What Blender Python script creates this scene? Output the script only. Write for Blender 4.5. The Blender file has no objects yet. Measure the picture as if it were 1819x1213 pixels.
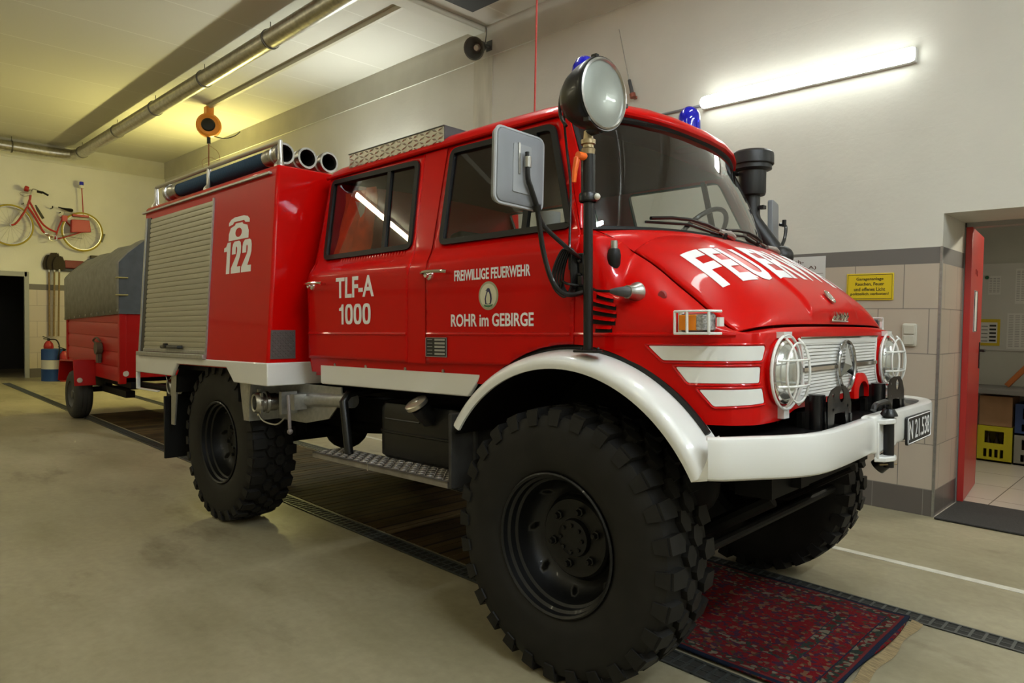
import bpy, bmesh, math, random
from mathutils import Vector, Matrix
from mathutils.geometry import delaunay_2d_cdt
random.seed(7)
S = bpy.context.scene
C = S.collection
PI = math.pi
# ------------------------------------------------------------------ camera, world, exposure
F_PX, YAW, PITCH, ROLL = 1228.83, 0.787393, 0.0323544, 0.0161288
CAM = Vector((1.743251, -2.942493, 1.372829))
fw = Vector((-math.sin(YAW)*math.cos(PITCH), math.cos(YAW)*math.cos(PITCH), -math.sin(PITCH)))
r0 = Vector((math.cos(YAW), math.sin(YAW), 0)); u0 = r0.cross(fw)
rt = math.cos(ROLL)*r0+math.sin(ROLL)*u0; up = -math.sin(ROLL)*r0+math.cos(ROLL)*u0
cd = bpy.data.cameras.new('camera'); cam = bpy.data.objects.new('camera', cd); C.objects.link(cam)
cd.sensor_width = 36; cd.lens = 36*F_PX/1819; cd.clip_end = 100; cd.clip_start = .05
cam.matrix_world = Matrix(((rt.x, up.x, -fw.x, CAM.x), (rt.y, up.y, -fw.y, CAM.y), (rt.z, up.z, -fw.z, CAM.z), (0, 0, 0, 1)))
S.camera = cam
w = bpy.data.worlds.new('world'); S.world = w; w.use_nodes = True
w.node_tree.nodes['Background'].inputs[0].default_value = (.02, .02, .018, 1)
w.node_tree.nodes['Background'].inputs[1].default_value = .3
S.view_settings.view_transform = 'Standard'; S.view_settings.look = 'None'
S.view_settings.exposure = 1.2; S.view_settings.gamma = 1; S.view_settings.use_curve_mapping = False
TUBE_RIGHT = 14.5      # emission strength of the tube on the right wall
TUBE_CEIL = 18.5       # ceiling tubes of the left bay
WARM = (1.0, .93, .66); YELL = (1.0, .89, .30); COOL = (.95, 1.0, .95); FRONT = (.87, .97, 1.06)

# ------------------------------------------------------------------ materials
MATS = {}
def mat(name, col, rough=.5, metal=0., coat=0., spec=.5, emit=None, es=0., alpha=None):
    m = bpy.data.materials.new(name); m.use_nodes = True
    b = m.node_tree.nodes['Principled BSDF']
    b.inputs['Base Color'].default_value = (*col, 1); b.inputs['Roughness'].default_value = rough
    b.inputs['Metallic'].default_value = metal; b.inputs['Coat Weight'].default_value = coat
    b.inputs['Coat Roughness'].default_value = .04; b.inputs['Specular IOR Level'].default_value = spec
    if emit: b.inputs['Emission Color'].default_value = (*emit, 1); b.inputs['Emission Strength'].default_value = es
    MATS[name] = m; return m
def nt(m): return m.node_tree, m.node_tree.nodes, m.node_tree.links, m.node_tree.nodes['Principled BSDF']
def noisy(m, scale, amt, detail=4, bump=0., coord='Object', rough_amt=0., stretch=(1, 1, 1)):
    """vary base colour by a multiplied noise, and optionally bump / roughness"""
    t, n, l, b = nt(m)
    tc = n.new('ShaderNodeTexCoord'); mp = n.new('ShaderNodeMapping'); mp.inputs['Scale'].default_value = stretch
    nz = n.new('ShaderNodeTexNoise'); nz.inputs['Scale'].default_value = scale; nz.inputs['Detail'].default_value = detail
    l.new(tc.outputs[coord], mp.inputs[0]); l.new(mp.outputs[0], nz.inputs['Vector'])
    col = tuple(b.inputs['Base Color'].default_value)
    r = n.new('ShaderNodeMapRange'); r.inputs[1].default_value = .3; r.inputs[2].default_value = .7
    r.inputs[3].default_value = 1-amt; r.inputs[4].default_value = 1+amt; l.new(nz.outputs[0], r.inputs[0])
    mx = n.new('ShaderNodeVectorMath'); mx.operation = 'MULTIPLY'; mx.inputs[0].default_value = col[:3]
    l.new(r.outputs[0], mx.inputs[1]); l.new(mx.outputs[0], b.inputs['Base Color'])
    if bump:
        bp = n.new('ShaderNodeBump'); bp.inputs['Strength'].default_value = bump; bp.inputs['Distance'].default_value = .01
        l.new(nz.outputs[0], bp.inputs['Height']); l.new(bp.outputs[0], b.inputs['Normal'])
    if rough_amt:
        r2 = n.new('ShaderNodeMapRange'); q = b.inputs['Roughness'].default_value
        r2.inputs[3].default_value = q-rough_amt; r2.inputs[4].default_value = q+rough_amt
        l.new(nz.outputs[0], r2.inputs[0]); l.new(r2.outputs[0], b.inputs['Roughness'])
    return m
red = mat('red_paint', (.52, .0015, .0007), .30, coat=.24, spec=.10)
white = mat('white_paint', (.74, .74, .71), .28, coat=.5)
white2 = mat('white_vinyl', (.80, .80, .80), .4)
blackp = mat('black_paint', (.006, .006, .006), .35, coat=.15, spec=.35)
blackm = noisy(mat('black_frame_metal', (.005, .0045, .004), .6, spec=.2), 20, .3)
rubber = noisy(mat('tyre_rubber', (.0095, .0088, .0078), .60, spec=.28), 9, .28, bump=.1)
rubber2 = mat('black_rubber', (.006, .006, .0055), .5, spec=.3)
chrome = mat('chrome', (.78, .77, .74), .09, metal=1)
steel = noisy(mat('brushed_steel', (.45, .44, .41), .32, metal=1), 30, .15)
alu = noisy(mat('aluminium_sheet', (.42, .42, .40), .42, metal=.85), 40, .12)
galv = noisy(mat('galvanised_pipe', (.52, .50, .44), .33, metal=1), 18, .2)
greyp = mat('grey_plastic', (.21, .22, .235), .42)
dgrey = mat('dark_grey_plastic', (.06, .06, .062), .5)
orange = mat('orange_plastic', (.85, .14, .01), .4)
hoistc = mat('orange_housing', (.72, .25, .02), .45)
bluec = noisy(mat('blue_hose_cover', (.010, .055, .13), .75), 60, .35, bump=.5, stretch=(14, 1, 1))
canvas = noisy(mat('grey_canvas', (.235, .225, .185), .85), 12, .15, bump=.15)
canvasd = noisy(mat('blue_grey_canvas', (.075, .085, .09), .85), 12, .15, bump=.15)
bikered = mat('bicycle_red', (.34, .012, .008), .4)
bikeyel = mat('yellow_tyre', (.34, .26, .02), .6)
brass = mat('brass', (.42, .33, .20), .35, metal=1)
wood = noisy(mat('tool_wood', (.20, .13, .05), .7), 6, .25, stretch=(1, 1, 8))
darkstraw = noisy(mat('dark_bristles', (.035, .025, .012), .9), 60, .4, stretch=(6, 6, 1), bump=.5)
bluep = mat('blue_drum', (.012, .06, .22), .45)
cream = mat('cream_vinyl', (.62, .60, .46), .5)
navy = mat('navy_ink', (.035, .03, .09), .5)
green = mat('green_ink', (.05, .16, .07), .5)
ivory = mat('ivory_plastic', (.62, .60, .52), .35)
yellow = mat('yellow_sign', (.72, .53, .012), .45)
blacki = mat('black_ink', (.012, .012, .012), .5)
paper = mat('white_paper', (.60, .60, .58), .6)
amber = mat('amber_lens', (.85, .25, .005), .12, coat=.5)
clearl = noisy(mat('ribbed_clear_lens', (.40, .40, .40), .15, metal=.5), 120, .5, bump=.4)
lens = mat('lamp_lens', (.62, .64, .61), .20, metal=.8, coat=.5)
frost = mat('frosted_lens', (.36, .39, .36), .32, metal=.55, coat=.35)
reflm = mat('reflector', (.75, .75, .73), .06, metal=1)
def glass_mat(name, tint=(1, 1, 1), rough=0.0, refl=1.0):
    m = bpy.data.materials.new(name); m.use_nodes = True; n = m.node_tree.nodes; l = m.node_tree.links; n.clear()
    o = n.new('ShaderNodeOutputMaterial'); tr = n.new('ShaderNodeBsdfTransparent'); tr.inputs[0].default_value = (*tint, 1)
    g = n.new('ShaderNodeBsdfGlossy'); g.inputs['Roughness'].default_value = rough
    fr = n.new('ShaderNodeFresnel'); fr.inputs[0].default_value = 1.52
    mu = n.new('ShaderNodeMath'); mu.operation = 'MULTIPLY'; mu.inputs[1].default_value = refl; mu.use_clamp = True
    mx = n.new('ShaderNodeMixShader'); l.new(fr.outputs[0], mu.inputs[0]); l.new(mu.outputs[0], mx.inputs[0])
    l.new(tr.outputs[0], mx.inputs[1]); l.new(g.outputs[0], mx.inputs[2]); l.new(mx.outputs[0], o.inputs[0])
    return m
glass = glass_mat('window_glass', (.80, .83, .80), 0, 1.7)
bluegl = mat('blue_beacon_dome', (.004, .008, .62), .08, coat=.8)
nt(bluegl)[3].inputs['Transmission Weight'].default_value = .35
orangecloth = noisy(mat('orange_cloth', (.85, .09, .012), .8), 14, .2)
whitecloth = mat('white_cloth', (.62, .62, .64), .8)
maroon = mat('maroon_seat', (.11, .012, .012), .7)
seatgrey = mat('seat_grey', (.09, .09, .085), .8)

def emit_mat(name, col, s):
    m = bpy.data.materials.new(name); m.use_nodes = True; b = m.node_tree.nodes['Principled BSDF']
    b.inputs['Base Color'].default_value = (.8, .8, .8, 1)
    b.inputs['Emission Color'].default_value = (*col, 1); b.inputs['Emission Strength'].default_value = s; return m
tubeR = emit_mat('lit_tube_diffuser', COOL, TUBE_RIGHT*.68)
tubeC = emit_mat('lit_ceiling_tube', WARM, TUBE_CEIL)

# ------------------------------------------------------------------ mesh builder
class MB:
    def __init__(s): s.v = []; s.f = []; s.m = []; s.cm = 0
    def add(s, vs, fs):
        b = len(s.v); s.v += [tuple(p) for p in vs]
        for f in fs: s.f.append([b+i for i in f]); s.m.append(s.cm)
    def box(s, c, d, R=None):
        x, y, z = (k/2 for k in d)
        vs = [Vector((i*x, j*y, k*z)) for k in (-1, 1) for j in (-1, 1) for i in (-1, 1)]
        if R is not None: vs = [R @ q for q in vs]
        s.add([q+Vector(c) for q in vs], [(0, 2, 3, 1), (4, 5, 7, 6), (0, 1, 5, 4), (2, 6, 7, 3), (0, 4, 6, 2), (1, 3, 7, 5)])
        return s
    def b2(s, a, b):
        return s.box([(p+q)/2 for p, q in zip(a, b)], [abs(q-p) for p, q in zip(a, b)])
    def prism(s, poly, axis, a, b):
        """poly of 2-D points in the two other axes (cyclic order x,y,z without axis), extruded a..b"""
        def P(q, h):
            if axis == 0: return (h, q[0], q[1])
            if axis == 1: return (q[0], h, q[1])
            return (q[0], q[1], h)
        n = len(poly); ar = sum(poly[i][0]*poly[(i+1) % n][1]-poly[(i+1) % n][0]*poly[i][1] for i in range(n))
        if ar < 0: poly = poly[::-1]
        vs = [P(q, a) for q in poly]+[P(q, b) for q in poly]
        fs = [list(range(n))[::-1], list(range(n, 2*n))]+[(i, (i+1) % n, n+(i+1) % n, n+i) for i in range(n)]
        if (axis == 1) != (b < a): fs = [f[::-1] for f in fs]
        s.add(vs, fs); return s
    def tube(s, pts, r, n=10, caps=True, closed=False, flat=1.0):
        pts = [Vector(p) for p in pts]; N = len(pts); rs = r if isinstance(r, (list, tuple)) else [r]*N
        rings = []; prev = None
        for i, p in enumerate(pts):
            if closed: t = pts[(i+1) % N]-pts[i-1]
            else: t = pts[min(i+1, N-1)]-pts[max(i-1, 0)]
            t.normalize()
            if prev is None:
                a = Vector((0, 0, 1)) if abs(t.z) < .9 else Vector((1, 0, 0)); u = t.cross(a).normalized()
            else:
                u = prev-t*prev.dot(t)
                u = u.normalized() if u.length > 1e-6 else t.orthogonal().normalized()
            prev = u; v = t.cross(u)
            rings.append([p+(u*math.cos(2*PI*k/n)+v*flat*math.sin(2*PI*k/n))*rs[i] for k in range(n)])
        b = [q for R in rings for q in R]; fs = []
        for i in range(N if closed else N-1):
            j = (i+1) % N
            for k in range(n): fs.append((i*n+k, i*n+(k+1) % n, j*n+(k+1) % n, j*n+k))
        if caps and not closed: fs += [list(range(n))[::-1], [(N-1)*n+k for k in range(n)]]
        s.add(b, fs); return s
    def lathe(s, prof, o=(0, 0, 0), axis=(0, 0, 1), n=32, closed=False):
        """prof: list of (radius, height along axis)"""
        ax = Vector(axis).normalized(); u = ax.orthogonal().normalized(); v = ax.cross(u); o = Vector(o)
        vs = [o+ax*h+(u*math.cos(2*PI*k/n)+v*math.sin(2*PI*k/n))*max(r, 1e-5) for r, h in prof for k in range(n)]
        fs = []; N = len(prof)
        for i in range(N if closed else N-1):
            j = (i+1) % N
            for k in range(n): fs.append((i*n+k, i*n+(k+1) % n, j*n+(k+1) % n, j*n+k))
        s.add(vs, fs); return s
    def cyl(s, a, b, r, n=20, r2=None):
        a = Vector(a); b = Vector(b); L = (b-a).length; r2 = r if r2 is None else r2
        return s.lathe([(0, 0), (r, 0), (r2, L), (0, L)], a, b-a, n)
    def ball(s, c, r, n=14, sc=(1, 1, 1)):
        vs = []; fs = []; m = n//2
        for i in range(m+1):
            th = PI*i/m
            for k in range(n):
                ph = 2*PI*k/n
                vs.append((c[0]+r*sc[0]*math.sin(th)*math.cos(ph), c[1]+r*sc[1]*math.sin(th)*math.sin(ph), c[2]+r*sc[2]*math.cos(th)))
        for i in range(m):
            for k in range(n): fs.append((i*n+k, (i+1)*n+k, (i+1)*n+(k+1) % n, i*n+(k+1) % n))
        s.add(vs, fs); return s
    def grid(s, rows, wrap=False):
        """rows of equal length point lists -> quads"""
        n = len(rows[0]); vs = [p for r in rows for p in r]; fs = []
        for i in range(len(rows)-1):
            for k in range(n if wrap else n-1):
                fs.append((i*n+k, i*n+(k+1) % n, (i+1)*n+(k+1) % n, (i+1)*n+k))
        s.add(vs, fs); return s
    def flip(s):
        s.f = [f[::-1] for f in s.f]; return s
    def mirror_y(s):
        """add a copy mirrored about y = 0"""
        n = len(s.v); s.v += [(x, -y, z) for x, y, z in s.v]; k = len(s.f)
        for i in range(k): s.f.append([n+j for j in s.f[i][::-1]]); s.m.append(s.m[i])
        return s
    def xf(s, M):
        s.v = [tuple(M @ Vector(p)) for p in s.v]; return s
    def build(s, name, m, parent=None, angle=35, bevel=0, seg=2, solid=0, weld=True, normals=None):
        me = bpy.data.meshes.new(name); me.from_pydata(s.v, [], s.f)
        ms = m if isinstance(m, (list, tuple)) else [m]
        for q in ms: me.materials.append(q)
        if len(ms) > 1:
            for p, i in zip(me.polygons, s.m): p.material_index = i
        if weld:
            b = bmesh.new(); b.from_mesh(me); bmesh.ops.remove_doubles(b, verts=b.verts, dist=1e-5)
            bmesh.ops.recalc_face_normals(b, faces=b.faces) if weld == 'fix' else None
            b.to_mesh(me); b.free()
        me.validate(); me.update()
        if angle: 
            me.shade_smooth(); me.set_sharp_from_angle(angle=math.radians(angle))
        o = bpy.data.objects.new(name, me); C.objects.link(o)
        if solid:
            q = o.modifiers.new('thickness', 'SOLIDIFY'); q.thickness = solid; q.offset = -1
        if bevel:
            q = o.modifiers.new('bevel', 'BEVEL'); q.width = bevel; q.segments = seg; q.limit_method = 'ANGLE'; q.angle_limit = math.radians(40)
            q.harden_normals = False
        if parent: o.parent = parent
        return o
def tag(o, label=None, cat=None, group=None, kind=None):
    if label: o['label'] = label
    if cat: o['category'] = cat
    if group: o['group'] = group
    if kind: o['kind'] = kind
    return o
def thing(name, label, cat, loc=(0, 0, 0), rz=0, group=None):
    o = bpy.data.objects.new(name, None); C.objects.link(o); o.empty_display_size = .1
    o.location = loc; o.rotation_euler = (0, 0, rz); return tag(o, label, cat, group)
def struct(o): o['kind'] = 'structure'; return o
def copy_tree(o, parent=None):
    c = o.copy(); C.objects.link(c); c.parent = parent
    for ch in list(o.children): copy_tree(ch, c)
    return c
def lerp(a, b, t): return a+(b-a)*t
def interp(x, xs, ys):
    if x <= xs[0]: return ys[0]
    for i in range(len(xs)-1):
        if x <= xs[i+1]: return lerp(ys[i], ys[i+1], (x-xs[i])/(xs[i+1]-xs[i]))
    return ys[-1]
def spline(pts, n=8, closed=False):
    P = [Vector(p) for p in pts]; N = len(P); out = []
    for i in range(N if closed else N-1):
        if closed: a, b, c, d = P[i-1], P[i], P[(i+1) % N], P[(i+2) % N]
        else: a, b, c, d = P[max(i-1, 0)], P[i], P[i+1], P[min(i+2, N-1)]
        for k in range(n):
            t = k/n
            out.append(.5*((2*b)+(c-a)*t+(2*a-5*b+4*c-d)*t*t+(3*b-a-3*c+d)*t*t*t))
    if not closed: out.append(P[-1])
    return out
def rrect(x0, y0, x1, y1, r, n=5):
    out = []
    for cx, cy, a in ((x1-r, y1-r, 0), (x0+r, y1-r, 90), (x0+r, y0+r, 180), (x1-r, y0+r, 270)):
        for k in range(n+1):
            t = math.radians(a+90*k/n); out.append((cx+r*math.cos(t), cy+r*math.sin(t)))
    return out
def rpoly(pts, r, n=4):
    """round the corners of a polygon"""
    out = []; N = len(pts); P = [Vector(p) for p in pts]
    for i in range(N):
        a, b, c = P[i-1], P[i], P[(i+1) % N]
        d1 = (a-b); d2 = (c-b); q = min(r, d1.length*.45, d2.length*.45); p1 = b+d1.normalized()*q; p2 = b+d2.normalized()*q
        for k in range(n+1):
            t = k/n; out.append(tuple((1-t)**2*p1+2*t*(1-t)*b+t*t*p2))
    return out
def inside(q, poly):
    x, y = q; c = False; n = len(poly)
    for i in range(n):
        x1, y1 = poly[i]; x2, y2 = poly[i-1]
        if (y1 > y) != (y2 > y) and x < (x2-x1)*(y-y1)/(y2-y1)+x1: c = not c
    return c
def densify(poly, d):
    out = []; n = len(poly)
    for i in range(n):
        a = Vector(poly[i]); b = Vector(poly[(i+1) % n]); k = max(1, int((b-a).length/d))
        for j in range(k): out.append(tuple(a.lerp(b, j/k)))
    return out
def panel(outline, holes, step, fmap, dens=None):
    """triangulated 2-D region mapped onto a curved surface. returns MB"""
    polys = [densify(outline, dens or step)]+[densify(h, dens or step) for h in holes]
    pts = []; edges = []
    for p in polys:
        b = len(pts); pts += [Vector(q) for q in p]; edges += [(b+i, b+(i+1) % len(p)) for i in range(len(p))]
    xs = [q[0] for q in outline]; ys = [q[1] for q in outline]
    i0 = int(math.floor(min(xs)/step)); i1 = int(math.ceil(max(xs)/step)); j0 = int(math.floor(min(ys)/step)); j1 = int(math.ceil(max(ys)/step))
    bp = [Vector(q) for q in pts]
    for i in range(i0, i1+1):
        for j in range(j0, j1+1):
            q = ((i+.5*(j % 2))*step, j*step)
            if inside(q, polys[0]) and not any(inside(q, h) for h in polys[1:]):
                v = Vector(q)
                if all((v-e).length_squared > (step*.35)**2 for e in bp): pts.append(v)
    vo, eo, fo, *_ = delaunay_2d_cdt(pts, edges, [], 1, 1e-6)
    mb = MB(); fs = []
    for f in fo:
        c = sum((vo[i] for i in f), Vector((0, 0)))/len(f)
        if inside(c, polys[0]) and not any(inside(c, h) for h in polys[1:]): fs.append(list(f))
    mb.add([fmap(q[0], q[1]) for q in vo], fs); return mb
FONT_CACHE = {}
def glyphs(txt, bold=0.0, res=3, shear=0.0):
    """flat triangulated text scaled to the unit box: (verts2d, faces, aspect)"""
    k = (txt, bold, res, shear)
    if k in FONT_CACHE: return FONT_CACHE[k]
    cu = bpy.data.curves.new('lettering_curve', 'FONT'); cu.body = txt; cu.offset = bold; cu.resolution_u = res; cu.fill_mode = 'BOTH'; cu.shear = shear
    cu.align_x = 'CENTER'
    o = bpy.data.objects.new('lettering_curve', cu); C.objects.link(o); bpy.context.view_layer.update()
    dg = bpy.context.evaluated_depsgraph_get(); me = bpy.data.meshes.new_from_object(o.evaluated_get(dg))
    vs = [(v.co.x, v.co.y) for v in me.vertices]; fs = [list(p.vertices) for p in me.polygons]
    bpy.data.objects.remove(o); bpy.data.curves.remove(cu); bpy.data.meshes.remove(me)
    x0 = min(v[0] for v in vs); x1 = max(v[0] for v in vs); y0 = min(v[1] for v in vs); y1 = max(v[1] for v in vs)
    vs = [((a-x0)/(x1-x0), (b-y0)/(y1-y0)) for a, b in vs]
    FONT_CACHE[k] = (vs, fs, (x1-x0)/(y1-y0)); return FONT_CACHE[k]
def text_on(fmap, txt, bold=0.0, shear=0.0, subdiv=0.0, th=.0012):
    """fmap(u,v,h) -> 3-D point for u,v in the unit box. returns MB of raised lettering"""
    vs, fs, _ = glyphs(txt, bold, 3, shear)
    bm = bmesh.new(); bv = [bm.verts.new((a, b, 0)) for a, b in vs]
    for f in fs:
        try: bm.faces.new([bv[i] for i in f])
        except ValueError: pass
    if subdiv:
        for _ in range(6):
            es = [e for e in bm.edges if abs(e.verts[0].co.x-e.verts[1].co.x) > subdiv or abs(e.verts[0].co.y-e.verts[1].co.y) > .15]
            if not es: break
            bmesh.ops.subdivide_edges(bm, edges=es, cuts=1); bmesh.ops.triangulate(bm, faces=bm.faces)
    bm.verts.index_update(); mb = MB()
    V = [(v.co.x, v.co.y) for v in bm.verts]; Fs = [[v.index for v in f.verts] for f in bm.faces]
    n = len(V); allv = [fmap(a, b, th) for a, b in V]+[fmap(a, b, 0) for a, b in V]; faces = list(Fs)
    for e in bm.edges:
        if len(e.link_faces) == 1:
            f = e.link_faces[0]
            for l in f.loops:
                if l.edge == e: a, b = l.vert.index, l.link_loop_next.vert.index
            faces.append([b, a, n+a, n+b])
    bm.free(); mb.add(allv, faces); return mb
def flat_map(o, ux, uy, nrm):
    o, ux, uy, nrm = (Vector(q) for q in (o, ux, uy, nrm))
    return lambda u, v, h: tuple(o+ux*u+uy*v+nrm*h)

# ================================================================== THE ROOM
YW, XB, ZC, YL, XF = 2.69, -15.37, 4.84, -7.5, 5.2
TR_L, TR_W = 1.70, .11      # length and width of a wall tube
def wall_material(name, plaster, tint=(1, 1, 1)):
    m = mat(name, plaster, .55); t, n, l, b = nt(m)
    geo = n.new('ShaderNodeNewGeometry'); sp = n.new('ShaderNodeSeparateXYZ'); l.new(geo.outputs['Position'], sp.inputs[0])
    ad = n.new('ShaderNodeMath'); ad.operation = 'ADD'; l.new(sp.outputs[0], ad.inputs[0]); l.new(sp.outputs[1], ad.inputs[1])
    sh = n.new('ShaderNodeMath'); sh.operation = 'ADD'; l.new(ad.outputs[0], sh.inputs[0]); sh.inputs[1].default_value = 30-3.10+.165*0
    zz = n.new('ShaderNodeMath'); zz.operation = 'ADD'; l.new(sp.outputs[2], zz.inputs[0]); zz.inputs[1].default_value = -.191+3.27*0
    cb = n.new('ShaderNodeCombineXYZ'); l.new(sh.outputs[0], cb.inputs[0]); l.new(zz.outputs[0], cb.inputs[1])
    br = n.new('ShaderNodeTexBrick'); l.new(cb.outputs[0], br.inputs['Vector'])
    for k, v in (('Scale', 1), ('Mortar Size', .0028), ('Mortar Smooth', .1), ('Bias', 0), ('Brick Width', .34), ('Row Height', .3262)): br.inputs[k].default_value = v
    br.offset = .5
    br.inputs['Color1'].default_value = (.50, .43, .345, 1); br.inputs['Color2'].default_value = (.47, .405, .325, 1); br.inputs['Mortar'].default_value = (.19, .17, .15, 1)
    br2 = n.new('ShaderNodeTexBrick'); l.new(cb.outputs[0], br2.inputs['Vector'])
    for k, v in (('Scale', 1), ('Mortar Size', .0025), ('Brick Width', .34), ('Row Height', 5)): br2.inputs[k].default_value = v
    br2.inputs['Color1'].default_value = (.135, .118, .104, 1); br2.inputs['Color2'].default_value = (.125, .11, .098, 1); br2.inputs['Mortar'].default_value = (.24, .22, .2, 1)
    def step(z):
        q = n.new('ShaderNodeMath'); q.operation = 'GREATER_THAN'; q.inputs[1].default_value = z; l.new(sp.outputs[2], q.inputs[0]); return q.outputs[0]
    def mix(f, a, bb):
        q = n.new('ShaderNodeMix'); q.data_type = 'RGBA'; l.new(f, q.inputs[0])
        for s_, k in ((a, 6), (bb, 7)):
            if isinstance(s_, tuple): q.inputs[k].default_value = (*s_, 1)
            else: l.new(s_, q.inputs[k])
        return q.outputs[2]
    nz = n.new('ShaderNodeTexNoise'); nz.inputs['Scale'].default_value = 1.3; nz.inputs['Detail'].default_value = 5; l.new(geo.outputs['Position'], nz.inputs['Vector'])
    nr = n.new('ShaderNodeMapRange'); nr.inputs[1].default_value = .35; nr.inputs[2].default_value = .75; nr.inputs[3].default_value = 1.0; nr.inputs[4].default_value = .90; l.new(nz.outputs[0], nr.inputs[0])
    pv = n.new('ShaderNodeVectorMath'); pv.operation = 'MULTIPLY'; pv.inputs[0].default_value = plaster; l.new(nr.outputs[0], pv.inputs[1])
    c = mix(step(.191), br2.outputs[0], br.outputs[0]); c = mix(step(1.822), c, (.155, .142, .128)); c = mix(step(1.937), c, pv.outputs[0])
    l.new(c, b.inputs['Base Color'])
    n2 = n.new('ShaderNodeTexNoise'); n2.inputs['Scale'].default_value = 26; n2.inputs['Detail'].default_value = 5; l.new(geo.outputs['Position'], n2.inputs['Vector'])
    hm = n.new('ShaderNodeMath'); hm.operation = 'MULTIPLY'; l.new(n2.outputs[0], hm.inputs[0]); l.new(step(1.937), hm.inputs[1])
    h2 = n.new('ShaderNodeMath'); h2.operation = 'MULTIPLY_ADD'; l.new(br.outputs['Fac'], h2.inputs[0]); h2.inputs[1].default_value = -.4; l.new(hm.outputs[0], h2.inputs[2])
    bp = n.new('ShaderNodeBump'); bp.inputs['Strength'].default_value = .25; bp.inputs['Distance'].default_value = .006; l.new(h2.outputs[0], bp.inputs['Height']); l.new(bp.outputs[0], b.inputs['Normal'])
    rr = n.new('ShaderNodeMapRange'); l.new(step(1.822), rr.inputs[0]); rr.inputs[3].default_value = .3; rr.inputs[4].default_value = .75; l.new(rr.outputs[0], b.inputs['Roughness'])
    return m
wallm = wall_material('tiled_wall', (.66, .645, .575))
plain = noisy(mat('plain_plaster', (.66, .645, .575), .8), 1.5, .05)
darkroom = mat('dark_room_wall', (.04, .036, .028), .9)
# ceiling with panel joints
ceilm = mat('ceiling_boards', (.60, .585, .51), .8); t_, n_, l_, b_ = nt(ceilm)
geo = n_.new('ShaderNodeNewGeometry'); br = n_.new('ShaderNodeTexBrick'); mp = n_.new('ShaderNodeMapping'); mp.inputs['Rotation'].default_value = (0, 0, PI/2); mp.inputs['Location'].default_value = (30.2, 30.27, 0)
l_.new(geo.outputs['Position'], mp.inputs[0]); l_.new(mp.outputs[0], br.inputs['Vector'])
for k, v in (('Scale', 1), ('Mortar Size', .011), ('Mortar Smooth', .3), ('Brick Width', 40), ('Row Height', 1.25)): br.inputs[k].default_value = v
br.inputs['Color1'].default_value = (.60, .585, .51, 1); br.inputs['Color2'].default_value = (.575, .56, .485, 1); br.inputs['Mortar'].default_value = (.70, .69, .62, 1)
l_.new(br.outputs[0], b_.inputs['Base Color'])
# floor
floorm = mat('worn_concrete', (.2, .18, .13), .5); t_, n_, l_, b_ = nt(floorm)
geo = n_.new('ShaderNodeNewGeometry')
def nz_(scale, detail, stretch=(1, 1, 1), rough=.6):
    mp = n_.new('ShaderNodeMapping'); mp.inputs['Scale'].default_value = stretch; l_.new(geo.outputs['Position'], mp.inputs[0])
    q = n_.new('ShaderNodeTexNoise'); q.inputs['Scale'].default_value = scale; q.inputs['Detail'].default_value = detail; q.inputs['Roughness'].default_value = rough
    l_.new(mp.outputs[0], q.inputs['Vector']); return q.outputs[0]
cr = n_.new('ShaderNodeValToRGB'); cr.color_ramp.elements[0].position = .32; cr.color_ramp.elements[0].color = (.235, .206, .123, 1)
cr.color_ramp.elements[1].position = .68; cr.color_ramp.elements[1].color = (.385, .345, .232, 1); l_.new(nz_(.9, 8, (.5, 1.3, 1)), cr.inputs[0])
st = n_.new('ShaderNodeValToRGB'); st.color_ramp.elements[0].position = .56; st.color_ramp.elements[0].color = (1, 1, 1, 1); st.color_ramp.elements[1].position = .80; st.color_ramp.elements[1].color = (.30, .25, .20, 1)
l_.new(nz_(1.7, 6, (.6, 1.2, 1), .65), st.inputs[0])
fine = n_.new('ShaderNodeMapRange'); fine.inputs[3].default_value = .78; fine.inputs[4].default_value = 1.2; l_.new(nz_(22, 6), fine.inputs[0])
m1 = n_.new('ShaderNodeVectorMath'); m1.operation = 'MULTIPLY'; l_.new(cr.outputs[0], m1.inputs[0]); l_.new(st.outputs[0], m1.inputs[1])
m2 = n_.new('ShaderNodeVectorMath'); m2.operation = 'MULTIPLY'; l_.new(m1.outputs[0], m2.inputs[0]); l_.new(fine.outputs[0], m2.inputs[1]); l_.new(m2.outputs[0], b_.inputs['Base Color'])
rr = n_.new('ShaderNodeMapRange'); rr.inputs[3].default_value = .34; rr.inputs[4].default_value = .62; l_.new(nz_(2.1, 5), rr.inputs[0]); l_.new(rr.outputs[0], b_.inputs['Roughness'])
bp = n_.new('ShaderNodeBump'); bp.inputs['Strength'].default_value = .12; bp.inputs['Distance'].default_value = .004; l_.new(nz_(40, 5), bp.inputs['Height']); l_.new(bp.outputs[0], b_.inputs['Normal'])

struct(MB().b2((XB-3, YL-.3, -.2), (XF+.3, YW, 0)).build('floor', floorm, angle=0))
struct(MB().b2((XB-.3, YL-.3, ZC), (XF+.3, YW+.7, ZC+.2)).build('ceiling', ceilm, angle=0))
# right wall with the door opening (0.40 .. 1.50 wide, 2.17 high, 0.70 deep)
OX0, OX1, OZ, OY = .40, 1.50, 2.17, 3.39
wr = MB().b2((XB-.3, YW, 0), (OX0, OY, ZC)).b2((OX0, YW, OZ), (OX1, OY, ZC)).b2((OX1, YW, 0), (XF+.3, OY, ZC))
struct(wr.build('wall_right', wallm, angle=0))
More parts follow.
